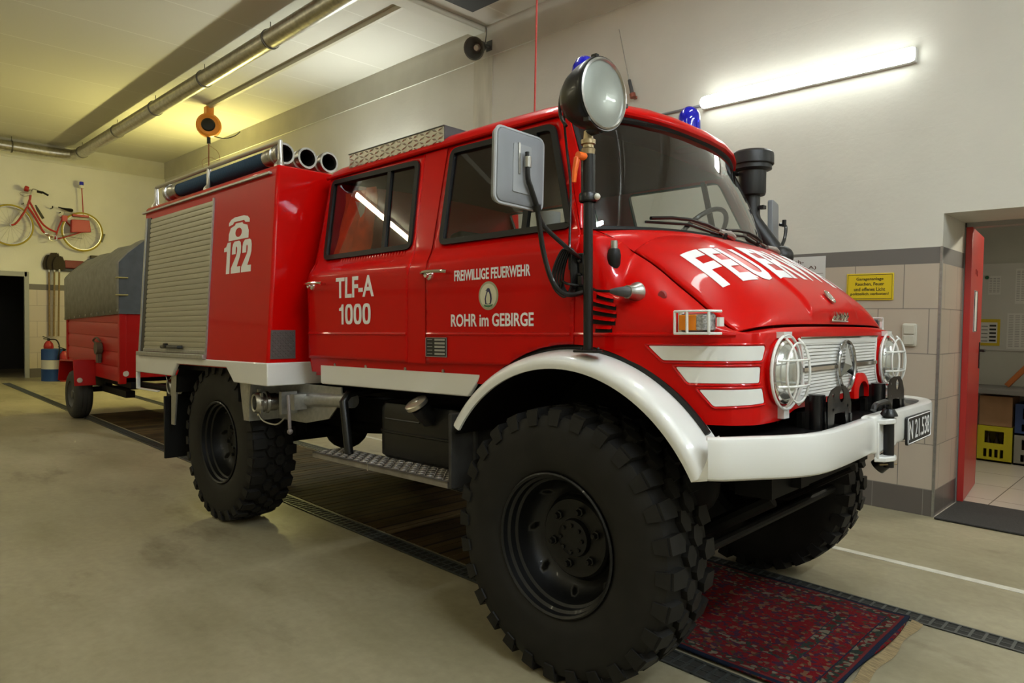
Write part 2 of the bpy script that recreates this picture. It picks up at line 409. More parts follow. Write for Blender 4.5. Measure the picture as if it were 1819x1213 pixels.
# back wall with the dark doorway at its left
DY0, DY1, DZ = -1.0, .03, 2.13
wb = MB().b2((XB-.3, DY1, 0), (XB, YW, ZC)).b2((XB-.3, DY0, DZ), (XB, DY1, ZC)).b2((XB-.3, YL-.3, 0), (XB, DY0, ZC))
struct(wb.build('wall_back', wallm, angle=0))
struct(MB().b2((XB-3, YL, 0), (XF, YL-.3, ZC)).build('wall_left', wallm, angle=0))
struct(MB().b2((XF, YL, 0), (XF+.3, YW, ZC)).build('wall_front', plain, angle=0))
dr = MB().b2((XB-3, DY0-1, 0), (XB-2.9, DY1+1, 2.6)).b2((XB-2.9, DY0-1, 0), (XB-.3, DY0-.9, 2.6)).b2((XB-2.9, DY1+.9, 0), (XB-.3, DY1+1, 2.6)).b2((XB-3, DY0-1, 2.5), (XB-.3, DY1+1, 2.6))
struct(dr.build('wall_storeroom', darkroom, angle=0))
fr = MB()
fr.b2((XB-.05, DY1-.05, 0), (XB+.03, DY1+.03, DZ+.05)).b2((XB-.05, DY0-.03, 0), (XB+.03, DY0+.05, DZ+.05)).b2((XB-.05, DY0, DZ-.05), (XB+.03, DY1, DZ+.05))
struct(fr.build('door_1', mat('grey_door_frame', (.30, .30, .28), .5), bevel=.004))
# concrete ring beam under the ceiling, shallow pilaster and cross beam of the joint
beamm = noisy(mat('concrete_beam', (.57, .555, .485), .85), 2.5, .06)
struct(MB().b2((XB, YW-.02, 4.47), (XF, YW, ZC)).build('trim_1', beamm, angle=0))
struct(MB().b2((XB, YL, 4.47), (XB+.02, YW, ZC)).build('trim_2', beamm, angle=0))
struct(MB().b2((-4.63, YW-.012, 1.94), (-4.30, YW, 4.47)).build('trim_3', noisy(mat('stained_plaster', (.60, .58, .49), .85), 9, .12, stretch=(1, 1, .2)), angle=0))
struct(MB().b2((-4.62, YL, 4.77), (-4.42, YW-.02, ZC)).build('trim_4', mat('joint_cover_board', (.60, .59, .51), .8), bevel=.01))
struct(MB().b2((-4.20, -1.2, ZC-.03), (-3.2, 2.27, ZC)).build('trim_5', mat('dark_roof_hatch', (.035, .037, .036), .7), angle=0))
struct(MB().b2((OX0-.012, YW-.005, 0), (OX0+.004, YW+.012, 1.94)).build('trim_6', alu, angle=0))
# drains, white line, pit boards
gm = mat('drain_grate_steel', (.10, .11, .105), .5, metal=.7)
def drain(name, y0, y1):
    m = MB(); m.b2((-14.35, y0, -.001), (4.6, y0+.012, .006)); m.b2((-14.35, y1-.012, -.001), (4.6, y1, .006))
    x = -14.3
    m.b2((-14.35, (y0+y1)/2-.003, 0), (4.6, (y0+y1)/2+.003, .003))
    while x < 4.6:
        m.b2((x, y0, 0), (x+.012, y1, .005)); x += .052
    return struct(m.build(name, gm, angle=0))
chm = mat('drain_channel_dark', (.018, .018, .015), .8)
struct(MB().b2((-14.35, -.56, 0), (4.6, -.44, .0015)).build('trim_7', chm, angle=0)); drain('trim_8', -.56, -.44)
struct(MB().b2((-14.35, .62, 0), (4.6, .74, .0015)).build('trim_9', chm, angle=0)); drain('trim_10', .62, .74)
linem = noisy(mat('white_floor_line', (.58, .56, .48), .6), 14, .15)
struct(MB().b2((-15, 1.425, 0), (XF, 1.482, .002)).build('trim_11', linem, angle=0))
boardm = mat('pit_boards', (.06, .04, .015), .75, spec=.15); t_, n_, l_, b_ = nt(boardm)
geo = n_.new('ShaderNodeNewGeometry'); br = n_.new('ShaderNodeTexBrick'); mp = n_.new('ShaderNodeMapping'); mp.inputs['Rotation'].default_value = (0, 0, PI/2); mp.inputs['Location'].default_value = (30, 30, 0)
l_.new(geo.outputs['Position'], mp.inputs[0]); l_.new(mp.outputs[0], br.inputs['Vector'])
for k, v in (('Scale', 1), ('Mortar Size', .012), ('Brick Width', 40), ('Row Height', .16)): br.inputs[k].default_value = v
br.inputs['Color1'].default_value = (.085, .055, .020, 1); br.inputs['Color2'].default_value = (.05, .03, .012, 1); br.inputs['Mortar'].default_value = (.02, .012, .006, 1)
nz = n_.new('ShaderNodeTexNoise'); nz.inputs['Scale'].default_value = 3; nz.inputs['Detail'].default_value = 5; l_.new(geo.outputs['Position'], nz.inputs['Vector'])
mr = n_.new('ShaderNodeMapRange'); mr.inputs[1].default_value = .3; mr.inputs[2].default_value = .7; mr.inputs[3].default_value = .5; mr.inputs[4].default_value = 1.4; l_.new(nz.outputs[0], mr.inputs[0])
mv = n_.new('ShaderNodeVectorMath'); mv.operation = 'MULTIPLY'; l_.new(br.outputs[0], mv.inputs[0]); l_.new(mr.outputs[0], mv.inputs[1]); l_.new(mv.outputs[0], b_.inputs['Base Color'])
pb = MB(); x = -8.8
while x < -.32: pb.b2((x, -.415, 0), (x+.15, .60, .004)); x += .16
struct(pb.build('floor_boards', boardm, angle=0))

# ---- light fixtures
def tube_lamp(name, label, c, length, axis, em, group=None, up=(0, -1, 0)):
    """long batten: metal back plate against wall / ceiling and a rounded glowing diffuser"""
    t = thing(name, label, 'lamp', c, 0, group)
    L = length/2; w2 = .052
    prof = [(w2*math.cos(a), .052+.05*math.sin(a)) for a in [PI*k/12 for k in range(13)]]
    def P(s, q):   # s along tube, q=(across, out)
        if axis == 'x': return (s, -q[1], q[0])
        return (q[0], s, -q[1])
    def row(s, k): return [P(s, (a*k, .052+(b-.052)*k)) for a, b in prof]
    rows = [row(-L, .0), row(-L, .75), row(-L+.012, .94), row(-L+.03, 1), row(L-.03, 1), row(L-.012, .94), row(L, .75), row(L, 0)]
    MB().grid(rows).build('diffuser', em, t, 60)
    b = MB()
    if axis == 'x': b.b2((-L-.004, -.054, -.0525), (L+.004, 0, .0525))
    else: b.b2((-.05, -L-.01, -.054), (.05, L+.01, 0))
    b.build('housing', mat('lamp_housing', (.75, .75, .73), .5) if 'lamp_housing' not in MATS else MATS['lamp_housing'], t, bevel=.006)
    return t
tube_lamp('wall_lamp', 'long lit white tube lamp high on the wall above the snorkel', (-.655, YW, 3.325), TR_L, 'x', tubeR)
tubeY = emit_mat('lit_tube_yellowish', YELL, TUBE_RIGHT*6.6); tubeM = emit_mat('lit_tube_middle', COOL, TUBE_RIGHT*2.9)
tube_lamp('wall_lamp', 'lit tube lamp on the wall hidden behind the crew cab', (-6.4, YW, 3.3), TR_L, 'x', tubeM)
tube_lamp('wall_lamp', 'lit tube lamp on the wall hidden behind the rear body', (-11.2, YW, 3.25), TR_L, 'x', tubeY)
tube_lamp('wall_lamp', 'lit tube lamp on the wall past the door to the right', (3.2, YW, 3.3), TR_L, 'x', tubeR)
for x in (-13.2, -10.2, -7.0, -3.4, .2, 3.4):
    tube_lamp('ceiling_lamp', 'lit tube lamp on the ceiling of the free bay', (x, -4.15 if x == -7 else -4.9, ZC), 1.5, 'y', tubeC, 'tube lamps over the free bay')

tubeFill = emit_mat('fill_tube_bay', COOL, TUBE_CEIL*1.15)  # unseen tubes added over the cab as fill light for the right wall
for x in (.6, -2.2):
    tube_lamp('ceiling_lamp', 'lit tube lamp on the ceiling above the crew cab', (x, -.1, ZC), 1.5, 'y', tubeFill, 'tube lamps above the crew cab')
tubeF = emit_mat('lit_tube_front', FRONT, TUBE_CEIL*2.5)
for x, y in ((4.1, -.6), (4.1, -2.6), (2.3, -1.9)):
    tube_lamp('ceiling_lamp', 'lit tube lamp on the ceiling in front of the fire engine', (x, y, ZC), 1.5, 'y', tubeF, 'tube lamps over the fire engine bay')
# ================================================================== THE FIRE TRUCK
T = thing('fire_truck', 'red crew cab fire engine with white bumper standing over the floor drains', 'fire truck', (0, 0, 0), .0310594)
PITCH_T = -.024395
def part(mb, name, m, parent=None, **k):
    o = mb.build(name, m, parent or T, **k)
    if parent is None: o.rotation_euler = (0, PITCH_T, 0)
    return o
ZW = [0, 1.08, 1.18, 1.60, 1.635, 1.66, 1.68, 1.695, 1.712, 2.234, 3]
WW = [.90, .905, .925, .925, .922, .912, .894, .880, .871, .735, .54]
def wcab(z): return interp(z, ZW, WW)
def wbox(z): return interp(z, [0, 1.155, 2.29, 3], [1.18, 1.09, 1.02, .976])
def cabmap(sd, off=0.0):
    return lambda x, z: (x, sd*(wcab(z)+off), z)
def slab(outline, holes, sd, off, step=.024, th=.012):
    mb = panel(outline, holes, step, cabmap(sd, off))
    # orient outwards
    f = mb.f[0]; a, b, c = (Vector(mb.v[i]) for i in f[:3])
    if (b-a).cross(c-a).y*sd < 0: mb.flip()
    return mb
def ring(outer, inner, fm, h):
    """raised frame between two loops with the same number of points. fm(x,z,h)"""
    n = len(outer); mb = MB()
    rows = [[fm(*p, 0) for p in outer], [fm(*p, h) for p in outer], [fm(*p, h) for p in inner], [fm(*p, -.012) for p in inner]]
    mb.add([p for r in rows for p in r], [(r*n+k, r*n+(k+1) % n, (r+1)*n+(k+1) % n, (r+1)*n+k) for r in range(3) for k in range(n)])
    return mb
def inset(poly, d):
    """shrink a convex-ish loop by distance d"""
    n = len(poly); out = []; ar = sum(poly[i][0]*poly[(i+1) % n][1]-poly[(i+1) % n][0]*poly[i][1] for i in range(n)); s = 1 if ar > 0 else -1
    for i in range(n):
        a, b, c = Vector(poly[i-1]), Vector(poly[i]), Vector(poly[(i+1) % n])
        e1 = (b-a).normalized(); e2 = (c-b).normalized(); n1 = Vector((-e1.y, e1.x))*s; n2 = Vector((-e2.y, e2.x))*s
        m = n1+n2; m = m.normalized() if m.length > 1e-6 else n1; k = d/max(.35, m.dot(n1)); out.append(tuple(b+m*k))
    return out
ARC = (.03, .62, .66)
def arch_z(x): return ARC[1]+math.sqrt(max(0, ARC[2]**2-(x-ARC[0])**2))
RW = [(-1.791, 1.732), (-.998, 1.733), (-1.080, 2.203), (-1.893, 2.217)]          # rear side window, outer edge of its seal
FW = [(-.793, 1.732), (.003, 1.732), (-.187, 2.205), (-.843, 2.214)]              # front side window
RD = [(-1.865, 1.18), (-.962, 1.18), (-.958, 1.60), (-.951, 1.655), (-.972, 1.70), (-1.052, 2.228), (-1.925, 2.228), (-1.868, 1.685), (-1.865, 1.60)]
FD = [(-.822, 1.18), (-.30, 1.19)]+[(x, arch_z(x)) for x in (-.27, -.2, -.12, -.04, .02)]+[(.048, 1.28), (.052, 1.60), (.062, 1.66), (.045, 1.70), (-.158, 2.228), (-.872, 2.228), (-.838, 1.70), (-.823, 1.655)]
side_name = {-1: 'near', 1: 'far'}
# inner cab shell (behind the door gaps), pillars between the doors, rear wall, floor, headliner
cb = MB()
for sd in (-1, 1):
    ow = [(-1.87, 1.10), (.05, 1.10), (.05, 1.285), (.055, 1.60), (.06, 1.69), (-.165, 2.24), (-1.93, 2.24)]
    rw_in = rpoly(inset(RW, .018), .05); fw_in = rpoly(inset(FW, .018), .05)
    ow[1:3] = [(-.36, 1.10)]+[(x, arch_z(x)+.01) for x in (-.3, -.2, -.1, 0)]+[(.05, 1.285)]
    q = slab(ow, [rw_in, fw_in], sd, -.012, .05); cb.add(q.v, q.f)
    q = slab([(-.957, 1.18), (-.827, 1.18), (-.827, 1.60), (-.829, 1.655), (-.844, 1.70), (-.878, 2.228), (-1.047, 2.228), (-.966, 1.70), (-.946, 1.655), (-.953, 1.60)], [], sd, 0, .03); cb.add(q.v, q.f)
    q = slab([(-1.86, 1.10), (-.36, 1.10), (-.30, 1.17), (-1.86, 1.17)], [], sd, -.03, .05); cb.add(q.v, q.f)
    # flat drip rail along the roof edge
    cb.tube([(-1.95, sd*.742, 2.238), (-1.0, sd*.745, 2.243), (-.2, sd*.742, 2.242), (-.12, sd*.735, 2.235)], .011, 8)
# rear wall with rounded edge
rear = [(wcab(z)-.01, z) for z in (1.10, 1.18, 1.4, 1.6, 1.66, 1.70, 2.0, 2.235)]
cb.grid([[(-1.872-.0, y, z), (-1.872, y*.5, z), (-1.872, -y*.5, z), (-1.872, -y, z)] for y, z in rear])
cb.b2((-1.86, -.88, 1.08), (-.75, .88, 1.12))
part(cb, 'cab_body', red)
# roof
rf = MB(); rows = []
def roof_sec(x, k=1.0, zo=0.0, ys=1.0):
    pts = [(.735, 2.236), (.730, 2.258), (.716, 2.281), (.685, 2.302), (.62, 2.320), (.5, 2.336), (.32, 2.347), (.12, 2.352)]
    pts = pts+[(-a, b) for a, b in pts[::-1]]
    return [(x, y*ys, 2.236+(z-2.236)*k+zo) for y, z in pts]
for x, k, zo in ((-1.955, .08, 0), (-1.95, .45, 0), (-1.93, .8, 0), (-1.88, .96, 0), (-1.7, 1, 0), (-1.2, 1.03, 0), (-.8, 1.04, 0), (-.45, 1.04, 0)): rows.append(roof_sec(x, k, zo))
def roof_front(dx, k, dz=0):
    return [(dx-.165*(abs(y)/.735)**2.6, y, 2.236+(z-2.236)*k+dz) for x, y, z in roof_sec(0)]
rows += [roof_front(-.14, 1.0), roof_front(-.05, .90), roof_front(.01, .76), roof_front(.045, .58), roof_front(.064, .42), roof_front(.070, .28), roof_front(.066, .18), roof_front(.05, .14, -.002), roof_front(-.03, .1, .004)]
rf.grid(rows).flip()
n0 = [p for p in rows[0]]; part(rf, 'roof', red, angle=40)
hl = MB(); hl.grid([[(x, y, 2.20+.02*(1-(y/.7)**2)) for y in (-.71, -.35, 0, .35, .71)] for x in (-1.86, -1, -.16)])
part(hl, 'headliner', maroon, angle=0)
# doors
def door(name, outline, win, sd, div, hx, hz, bead):
    mb = slab(outline, [rpoly(win, .045)], sd, 0)
    mb2 = MB(); mb2.add(mb.v, mb.f)
    d = part(mb2, name, red, solid=.010)
    bd = MB(); bd.tube([(bead[0], sd*(wcab(1.318)-.002), 1.318), (bead[1], sd*(wcab(1.318)-.002), 1.318)], .0085, 8)
    part(bd, 'pressed_bead', red, d)
    fm = lambda x, z, h: (x, sd*(wcab(z)+h), z)
    o = densify(rpoly(win, .045), .06); i = [tuple(p) for p in inset(o, .027)]
    r = ring(o, i, fm, .010)
    if sd > 0: r.flip()
    # divider bar between the sliding panes
    (xa, za), (xb, zb) = div
    w_ = .014; bar = [(xa-w_, za), (xa+w_, za), (xb+w_, zb), (xb-w_, zb)]
    bb = MB(); vs = [fm(*p, .009) for p in bar]+[fm(*p, -.012) for p in bar]; bb.add(vs, [(0, 1, 2, 3), (4, 7, 6, 5), (0, 4, 5, 1), (1, 5, 6, 2), (2, 6, 7, 3), (3, 7, 4, 0)])
    r.add(bb.v, bb.f)
    part(r, 'window_seal', rubber2, d, weld='fix')
    g = panel(i, [], .2, cabmap(sd, -.004), .1)
    part(g, 'window_pane', glass, d, angle=0)
    h = MB(); yb = wcab(hz); dx = .2 if sd else 0
    h.tube(spline([(hx, sd*(yb+.004), hz), (hx+.012, sd*(yb+.035), hz+.002), (hx+.07, sd*(yb+.045), hz+.006), (hx+.15, sd*(yb+.040), hz+.004), (hx+.185, sd*(yb+.034), hz)], 6), .0085, 10)
    h.lathe([(0, 0), (.024, 0), (.022, .01), (.013, .018), (.011, .03), (0, .03)], (hx+.035, sd*yb, hz-.008), (0, sd, 0), 16)
    h.cyl((hx+.17, sd*yb, hz), (hx+.172, sd*(yb+.036), hz+.001), .007, 10)
    part(h, 'handle', chrome, d)
    return d
doors = {}
for sd in (-1, 1):
    doors['r', sd] = door('rear_door', RD, RW, sd, ((-1.328, 2.20), (-1.232, 1.745)), -1.855, 1.592, (-1.86, -.97))
    doors['f', sd] = door('front_door', FD, FW, sd, ((-.298, 2.20), (-.256, 1.745)), -.826, 1.596, (-.815, .035))

# ---------------------------------------------------------------- nose
HC = [(.225, 1.735), (.30, 1.705), (.38, 1.665), (.46, 1.618), (.53, 1.57), (.60, 1.512), (.655, 1.459), (.685, 1.415), (.70, 1.378), (.703, 1.356)]
HE = [(.185, .715, 1.64), (.255, .725, 1.60), (.32, .735, 1.557), (.39, .748, 1.505), (.45, .757, 1.462), (.51, .768, 1.418), (.56, .776, 1.38), (.60, .783, 1.351), (.628, .788, 1.337), (.64, .79, 1.331)]
def cr1(P, v):
    """Catmull-Rom through list of tuples, v in 0..1"""
    n = len(P)-1; t = max(0, min(v*n, n-1e-9)); i = int(t); t -= i
    a, b, c, d = (P[max(0, min(n, k))] for k in (i-1, i, i+1, i+2))
    return tuple(.5*(2*q+(r-p)*t+(2*p-5*q+4*r-s)*t*t+(3*q-p-3*r+s)*t**3) for p, q, r, s in zip(a, b, c, d))
def sm(a, b, x):
    t = max(0, min(1, (x-a)/(b-a))); return t*t*(3-2*t)
def hood(u, v, h=0.0):
    """u -1..1 across (near side negative), v 0 rear .. 1 front"""
    cx, cz = cr1(HC, v); ex, ey, ez = cr1(HE, v); a = abs(u)
    f = .22*a*a+.78*a**7; y = u*ey
    z = cz+(ez-cz)*f; x = cx+(ex-cx)*(.35*a*a+.65*a**7)
    b = .013*(1-sm(.255, .29, abs(y)))*(1-sm(.80, .90, v))*sm(.0, .04, v)    # raised middle field of the bonnet
    return (x+b*.5+h*.5, y, z+b*.85+h*.85)
NU, NV = 64, 44
us = sorted(set([-1+2*i/NU for i in range(NU+1)]+[s*k for s in (-1, 1) for k in (.325, .335, .345, .355, .365, .375, .385, .395, .97, .985)]))
vs_ = sorted(set([i/NV for i in range(NV+1)]+[.01, .02, .03]))
hd = MB(); hd.grid([[hood(u, v) for u in us] for v in vs_]).flip()
hood_o = part(hd, 'hood', red, solid=.012, angle=50)
# nose skin : side stations then the front
def plan_stations():
    st = [((.05, -.92), (.05, -.873, 1.70), .92), ((.12, -.918), (.11, -.845, 1.695), .85), ((.19, -.916), (.165, -.78, 1.675), .72)]
    G = .010
    pl = [(.25, -.914), (.31, -.912), (.37, -.91), (.43, -.906), (.49, -.90), (.55, -.888), (.60, -.87), (.645, -.845), (.675, -.815), (.695, -.79)]
    for k, p in enumerate(pl):
        ex, ey, ez = HE[k]; st.append((p, (ex+.002, -ey-G, ez-.006), lerp(.62, .5, k/9)))
    for u, p in ((.95, (.706, -.755)), (.90, (.709, -.715)), (.82, (.711, -.65)), (.7, (.712, -.56)), (.5, (.712, -.4)), (.25, (.712, -.2)), (0, (.712, 0))):
        q = hood(-u, 1.0); st.append((p, (q[0]+.004, q[1], q[2]-.010), .5))
    return st
ST = plan_stations()
SA = [0]
for i in range(1, len(ST)): SA.append(SA[-1]+math.dist(ST[i][0], ST[i-1][0]))
def st_at(a):
    """interpolated station at arc length a"""
    n = len(ST)-1
    for i in range(n):
        if a <= SA[i+1] or i == n-1:
            t = (a-SA[i])/(SA[i+1]-SA[i]); break
    v = (i+t)/n
    return cr1([s[0] for s in ST], v), cr1([s[1] for s in ST], v), lerp(ST[i][2], ST[min(i+1, n)][2], t)
def zbot(p):
    return max(1.018, arch_z(p[0])) if p[1] < -.85 and p[0] < .57 else 1.018+.03*sm(-.62, -.45, p[1])
def skin(a, z, h=0.0):
    p, t, k = st_at(a); zc = 1.322
    d = .004
    p2, _, _ = st_at(min(a+d, SA[-1])); p1, _, _ = st_at(max(a-d, 0)); nx, ny = (p2[1]-p1[1]), -(p2[0]-p1[0]); L = math.hypot(nx, ny) or 1
    nx, ny = nx/L, ny/L
    if ny > 0 and nx < 0: nx, ny = -nx, -ny
    if z <= zc: x, y, zz = p[0], p[1], z
    else:
        s = (z-zc)/max(1e-4, t[2]-zc); s = max(0, min(1, s)); c = (p[0], p[1], zc+k*(t[2]-zc))
        x, y, zz = ((1-s)**2*q+2*s*(1-s)*w_+s*s*e for q, w_, e in zip((*p, zc), c, t))
    return (x+nx*h, y+ny*h, zz)
ns = MB(); rows = []
aa = sorted(set([SA[-1]*i/70 for i in range(71)]+SA))
for a in aa:
    p, t, k = st_at(a); zb = zbot(p); r = []
    for j in range(7): r.append(skin(a, lerp(zb, 1.322, j/6)))
    for j in range(1, 11): r.append(skin(a, 1.322+(t[2]-1.322)*j/10))
    rows.append(r)
ns.grid(rows)
for u0_, t3 in ((0, 0),):
    # cowl between windscreen, hood and sides
    pass
def wbase(u):
    a = abs(u); return (.20-.15*a**2.6, u*.80, 1.750-.022*a*a)
def wtop(u):
    a = abs(u); return (.030-.150*a**2.6, u*.725, 2.256-.035*a*a)
cw = []
UU = [-1+i/20 for i in range(21)]
for k in range(6):
    t = k/5
    cw.append([tuple(lerp(p, q, t)+(0.012*math.sin(PI*t) if i == 2 else 0) for i, (p, q) in enumerate(zip(wbase(u), tuple(c-.004 if i == 2 else c for i, c in enumerate(hood(u, 0)))))) for u in UU])
ns.grid(cw)
b0 = len(ns.v); fan = [wbase(-1)]+[s[1] for s in ST[:4]]
ns.add(fan, [(0, i+1, i) for i in range(1, 4)])
ns.mirror_y()
nose = part(ns, 'nose_panels', red, angle=42, weld='fix')
for s_ in (-1, 1):
    bd = MB(); bd.tube([tuple(q if i != 1 else -s_*q for i, q in enumerate(skin(a, 1.318, -.002))) for a in [.0+.62*k/30 for k in range(31)]], .0085, 8)
    part(bd, 'pressed_bead', red)
# white intake stripes on the nose sides
STR = [[(.322, 1.279), (.378, 1.230), (.722, 1.232), (.742, 1.272), (.736, 1.280)],
       [(.425, 1.208), (.468, 1.156), (.707, 1.158), (.712, 1.210)],
       [(.505, 1.134), (.552, 1.080), (.738, 1.090), (.722, 1.138)]]
for pl in STR:
    for sd in (1, -1):
        q = panel(rpoly(pl, .008), [], .02, lambda a, z: skin(a, z, .0025), .02)
        f = q.f[0]; a_, b_c, c_ = (Vector(q.v[i]) for i in f[:3])
        if (b_c-a_).cross(c_-a_).y > 0: q.flip()
        if sd < 0: q.v = [(x, -y, z) for x, y, z in q.v]; q.flip()
        part(q, 'white_stripe', white)
        rim_ = MB(); lp = densify(rpoly([tuple(p) for p in inset(pl, -.006)], .012), .02)
        rim_.tube([tuple(c if i != 1 else sd*c for i, c in enumerate(skin(a, z, .001))) for a, z in lp], .0045, 6, closed=True)
        part(rim_, 'stripe_surround', red)
# bonnet lettering
def hoodtext(u, v, h):
    return hood(lerp(-.880, .885, u), lerp(.520, .212, v), .0012+h)
part(text_on(hoodtext, 'FEUERWEHR', .028, 0, .012), 'hood_lettering', white2, angle=0)
# windscreen
ws = MB(); ws.grid([[tuple(lerp(p, q, t)+(.02*math.sin(PI*t) if i == 0 else 0) for i, (p, q) in enumerate(zip(wbase(u), wtop(u)))) for u in UU+[-x for x in UU[-2::-1]]] for t in (0, .2, .4, .6, .8, 1)])
part(ws, 'windscreen', glass, angle=60)
sl = MB(); UA = UU+[-x for x in UU[-2::-1]]
loop = [wbase(u) for u in UA]+[tuple(lerp(p, q, t)+(.02*math.sin(PI*t) if i == 0 else 0) for i, (p, q) in enumerate(zip(wbase(1), wtop(1)))) for t in (.2, .4, .6, .8)]+[wtop(u) for u in UA[::-1]]+[tuple(lerp(p, q, t)+(.02*math.sin(PI*t) if i == 0 else 0) for i, (p, q) in enumerate(zip(wbase(-1), wtop(-1)))) for t in (.8, .6, .4, .2)]
sl.tube(loop, .015, 8, closed=True); part(sl, 'windscreen_seal', rubber2)
for sd in (-1, 1):   # A pillars
    ap = MB(); a0 = wbase(sd); a1 = wtop(sd)
    rows = []
    for t in [k/8 for k in range(9)]:
        c = [lerp(p, q, t) for p, q in zip(a0, a1)]; zz = c[2]
        fx = lerp(.045, -.158, (zz-1.70)/.528)
        rows.append([(c[0]+.004+.02*math.sin(PI*t), c[1]-sd*.012, zz), (c[0]+.003+.012*math.sin(PI*t), c[1]+sd*.02, zz), (lerp(c[0], fx, .45), sd*(wcab(zz)-.004), zz), (fx+.004, sd*wcab(zz), zz), (fx-.01, sd*(wcab(zz)-.02), zz)])
    ap.grid(rows if sd < 0 else [r[::-1] for r in rows])
    part(ap, 'windscreen_pillar', red, angle=50)
# front lip / visor under the roof edge is the roof itself; grille, lamps
def front(y, z, h=0.0): return (.718+h-.006*(abs(y)/.6)**2, y, z)
def gpoly():
    out = []
    for s in (1, -1):
        pts = [(.455, 1.300), (.452, 1.27), (.44, 1.23), (.436, 1.187), (.442, 1.14), (.466, 1.10), (.505, 1.075)]
        out += [(s*y, z) for y, z in (pts if s > 0 else pts[::-1])]
    return out
gp = gpoly()
gb = panel(gp, [], .06, lambda y, z: front(y, z, .002)); part(gb, 'grille', mat('grille_backing', (.30, .30, .29), .6), angle=0)
gr_o = [o for o in C.objects if o.name == 'grille'][0]
gs = MB()
def yspan(z): return interp(z, [1.075, 1.10, 1.14, 1.187, 1.23, 1.27, 1.30], [.505, .466, .442, .436, .44, .452, .455])
for z0, z1, n_ in ((1.205, 1.282, 6), (1.088, 1.172, 7)):
    for k in range(n_+1):
        z = lerp(z0, z1, k/n_); Y = yspan(z)
        gs.b2((0, 0, 0), (0, 0, 0)) if False else None
        ys = [-Y+2*Y*i/12 for i in range(13)]
        gs.grid([[front(y, z-.0040, .003) for y in ys], [front(y, z-.0045, .009) for y in ys], [front(y, z+.0045, .007) for y in ys], [front(y, z+.0045, .003) for y in ys]])
y = -.5
while y <= .5:
    for z0, z1 in ((1.20, 1.285), (1.084, 1.175)):
        if abs(y) < yspan(z0)-.01 and abs(y) < yspan(z1)-.01:
            a = front(y, z0, .004); gs.b2((a[0]-.002, y-.002, z0), (a[0]+.0015, y+.002, z1))
    y += .0125
for y0, y1, z0, z1 in ((-.455, .455, 1.283, 1.302), (-.50, .50, 1.075, 1.090)):
    a = front((y0+y1)/2, z0, 0)
    gs.grid([[front(lerp(y0, y1, i/12), z, h) for i in range(13)] for z, h in ((z0, .003), (z0, .010), (z1, .010), (z1, .003))])
for s in (-1, 1):
    gs.grid([[front(s*(yspan(z)-d), z, h) for z in (1.075, 1.09, 1.10, 1.12, 1.14, 1.187, 1.23, 1.27, 1.30)] for d, h in ((0, .002), (0, .011), (.016, .011), (.016, .003))])
part(gs, 'grille_slats', white, gr_o, weld='fix')
for s in (-1, 1):
    ch = MB(); ch.grid([[front(s*lerp(.09, .437, i/6), z, h) for i in range(7)] for z, h in ((1.178, .008), (1.180, .016), (1.194, .016), (1.196, .008))])
    part(ch, 'chrome_strip', chrome, gr_o, weld='fix')
tr = MB(); tr.tube([front(lerp(-.46, .46, i/16), 1.304, .008) for i in range(17)], .0055, 8); part(tr, 'chrome_trim', chrome, gr_o)
st = MB(); cx0 = .738
st.tube([(cx0, .098*math.sin(2*PI*k/40), 1.187+.098*math.cos(2*PI*k/40)) for k in range(40)], .0085, 10, closed=True)
ctr = (cx0+.022, 0, 1.187)
for k in range(3):
    a = 2*PI*k/3; tip = (cx0+.002, .094*math.sin(a), 1.187+.094*math.cos(a)); w_ = .024
    l_ = (cx0, w_*math.sin(a+PI/3), 1.187+w_*math.cos(a+PI/3)); r_ = (cx0, w_*math.sin(a-PI/3), 1.187+w_*math.cos(a-PI/3))
    st.add([ctr, l_, tip, r_], [(0, 1, 2), (0, 2, 3)])
star = part(st, 'star_emblem', mat('dark_chrome', (.42, .42, .42), .12, metal=1), angle=20)
part(text_on(flat_map((.728, .135, 1.150), (0, .034, 0), (0, 0, .016), (1, 0, 0)), '416', .01), 'model_lettering', blacki, gr_o, angle=0)
mk = MB(); mk.prism([(.092, 1.158), (.101, 1.167), (.110, 1.158), (.101, 1.149)], 0, .725, .729); part(mk, 'small_badge', red, gr_o, angle=0)
part(text_on(lambda u, v, h: hood(lerp(-.10, .12, u), lerp(.955, .875, v), .010+h*6), 'UNIMOG', .0, 0, .03, .003), 'nameplate', chrome, angle=0)
nb = MB(); nb.tube([hood(lerp(-.115, .135, k/8), .962, .010) for k in range(9)], .004, 6); part(nb, 'nameplate_bar', chrome)
em = MB(); e0 = Vector(hood(0, .665, .006)); e1 = Vector(hood(0, .70, .006)); dv = (e1-e0).normalized(); nrm = dv.cross(Vector((0, 1, 0))).normalized()
nrm = nrm if nrm.z > 0 else -nrm; ec = Vector(hood(0, .68, .008))
em.tube([ec+Vector((0, 1, 0))*.026*math.cos(t)+dv*.030*math.sin(t) for t in [2*PI*k/24 for k in range(24)]], .004, 8, closed=True)
em.lathe([(0, .002), (.024, .002), (.022, -.003), (0, -.004)], ec, nrm, 24); part(em, 'bonnet_badge', chrome)
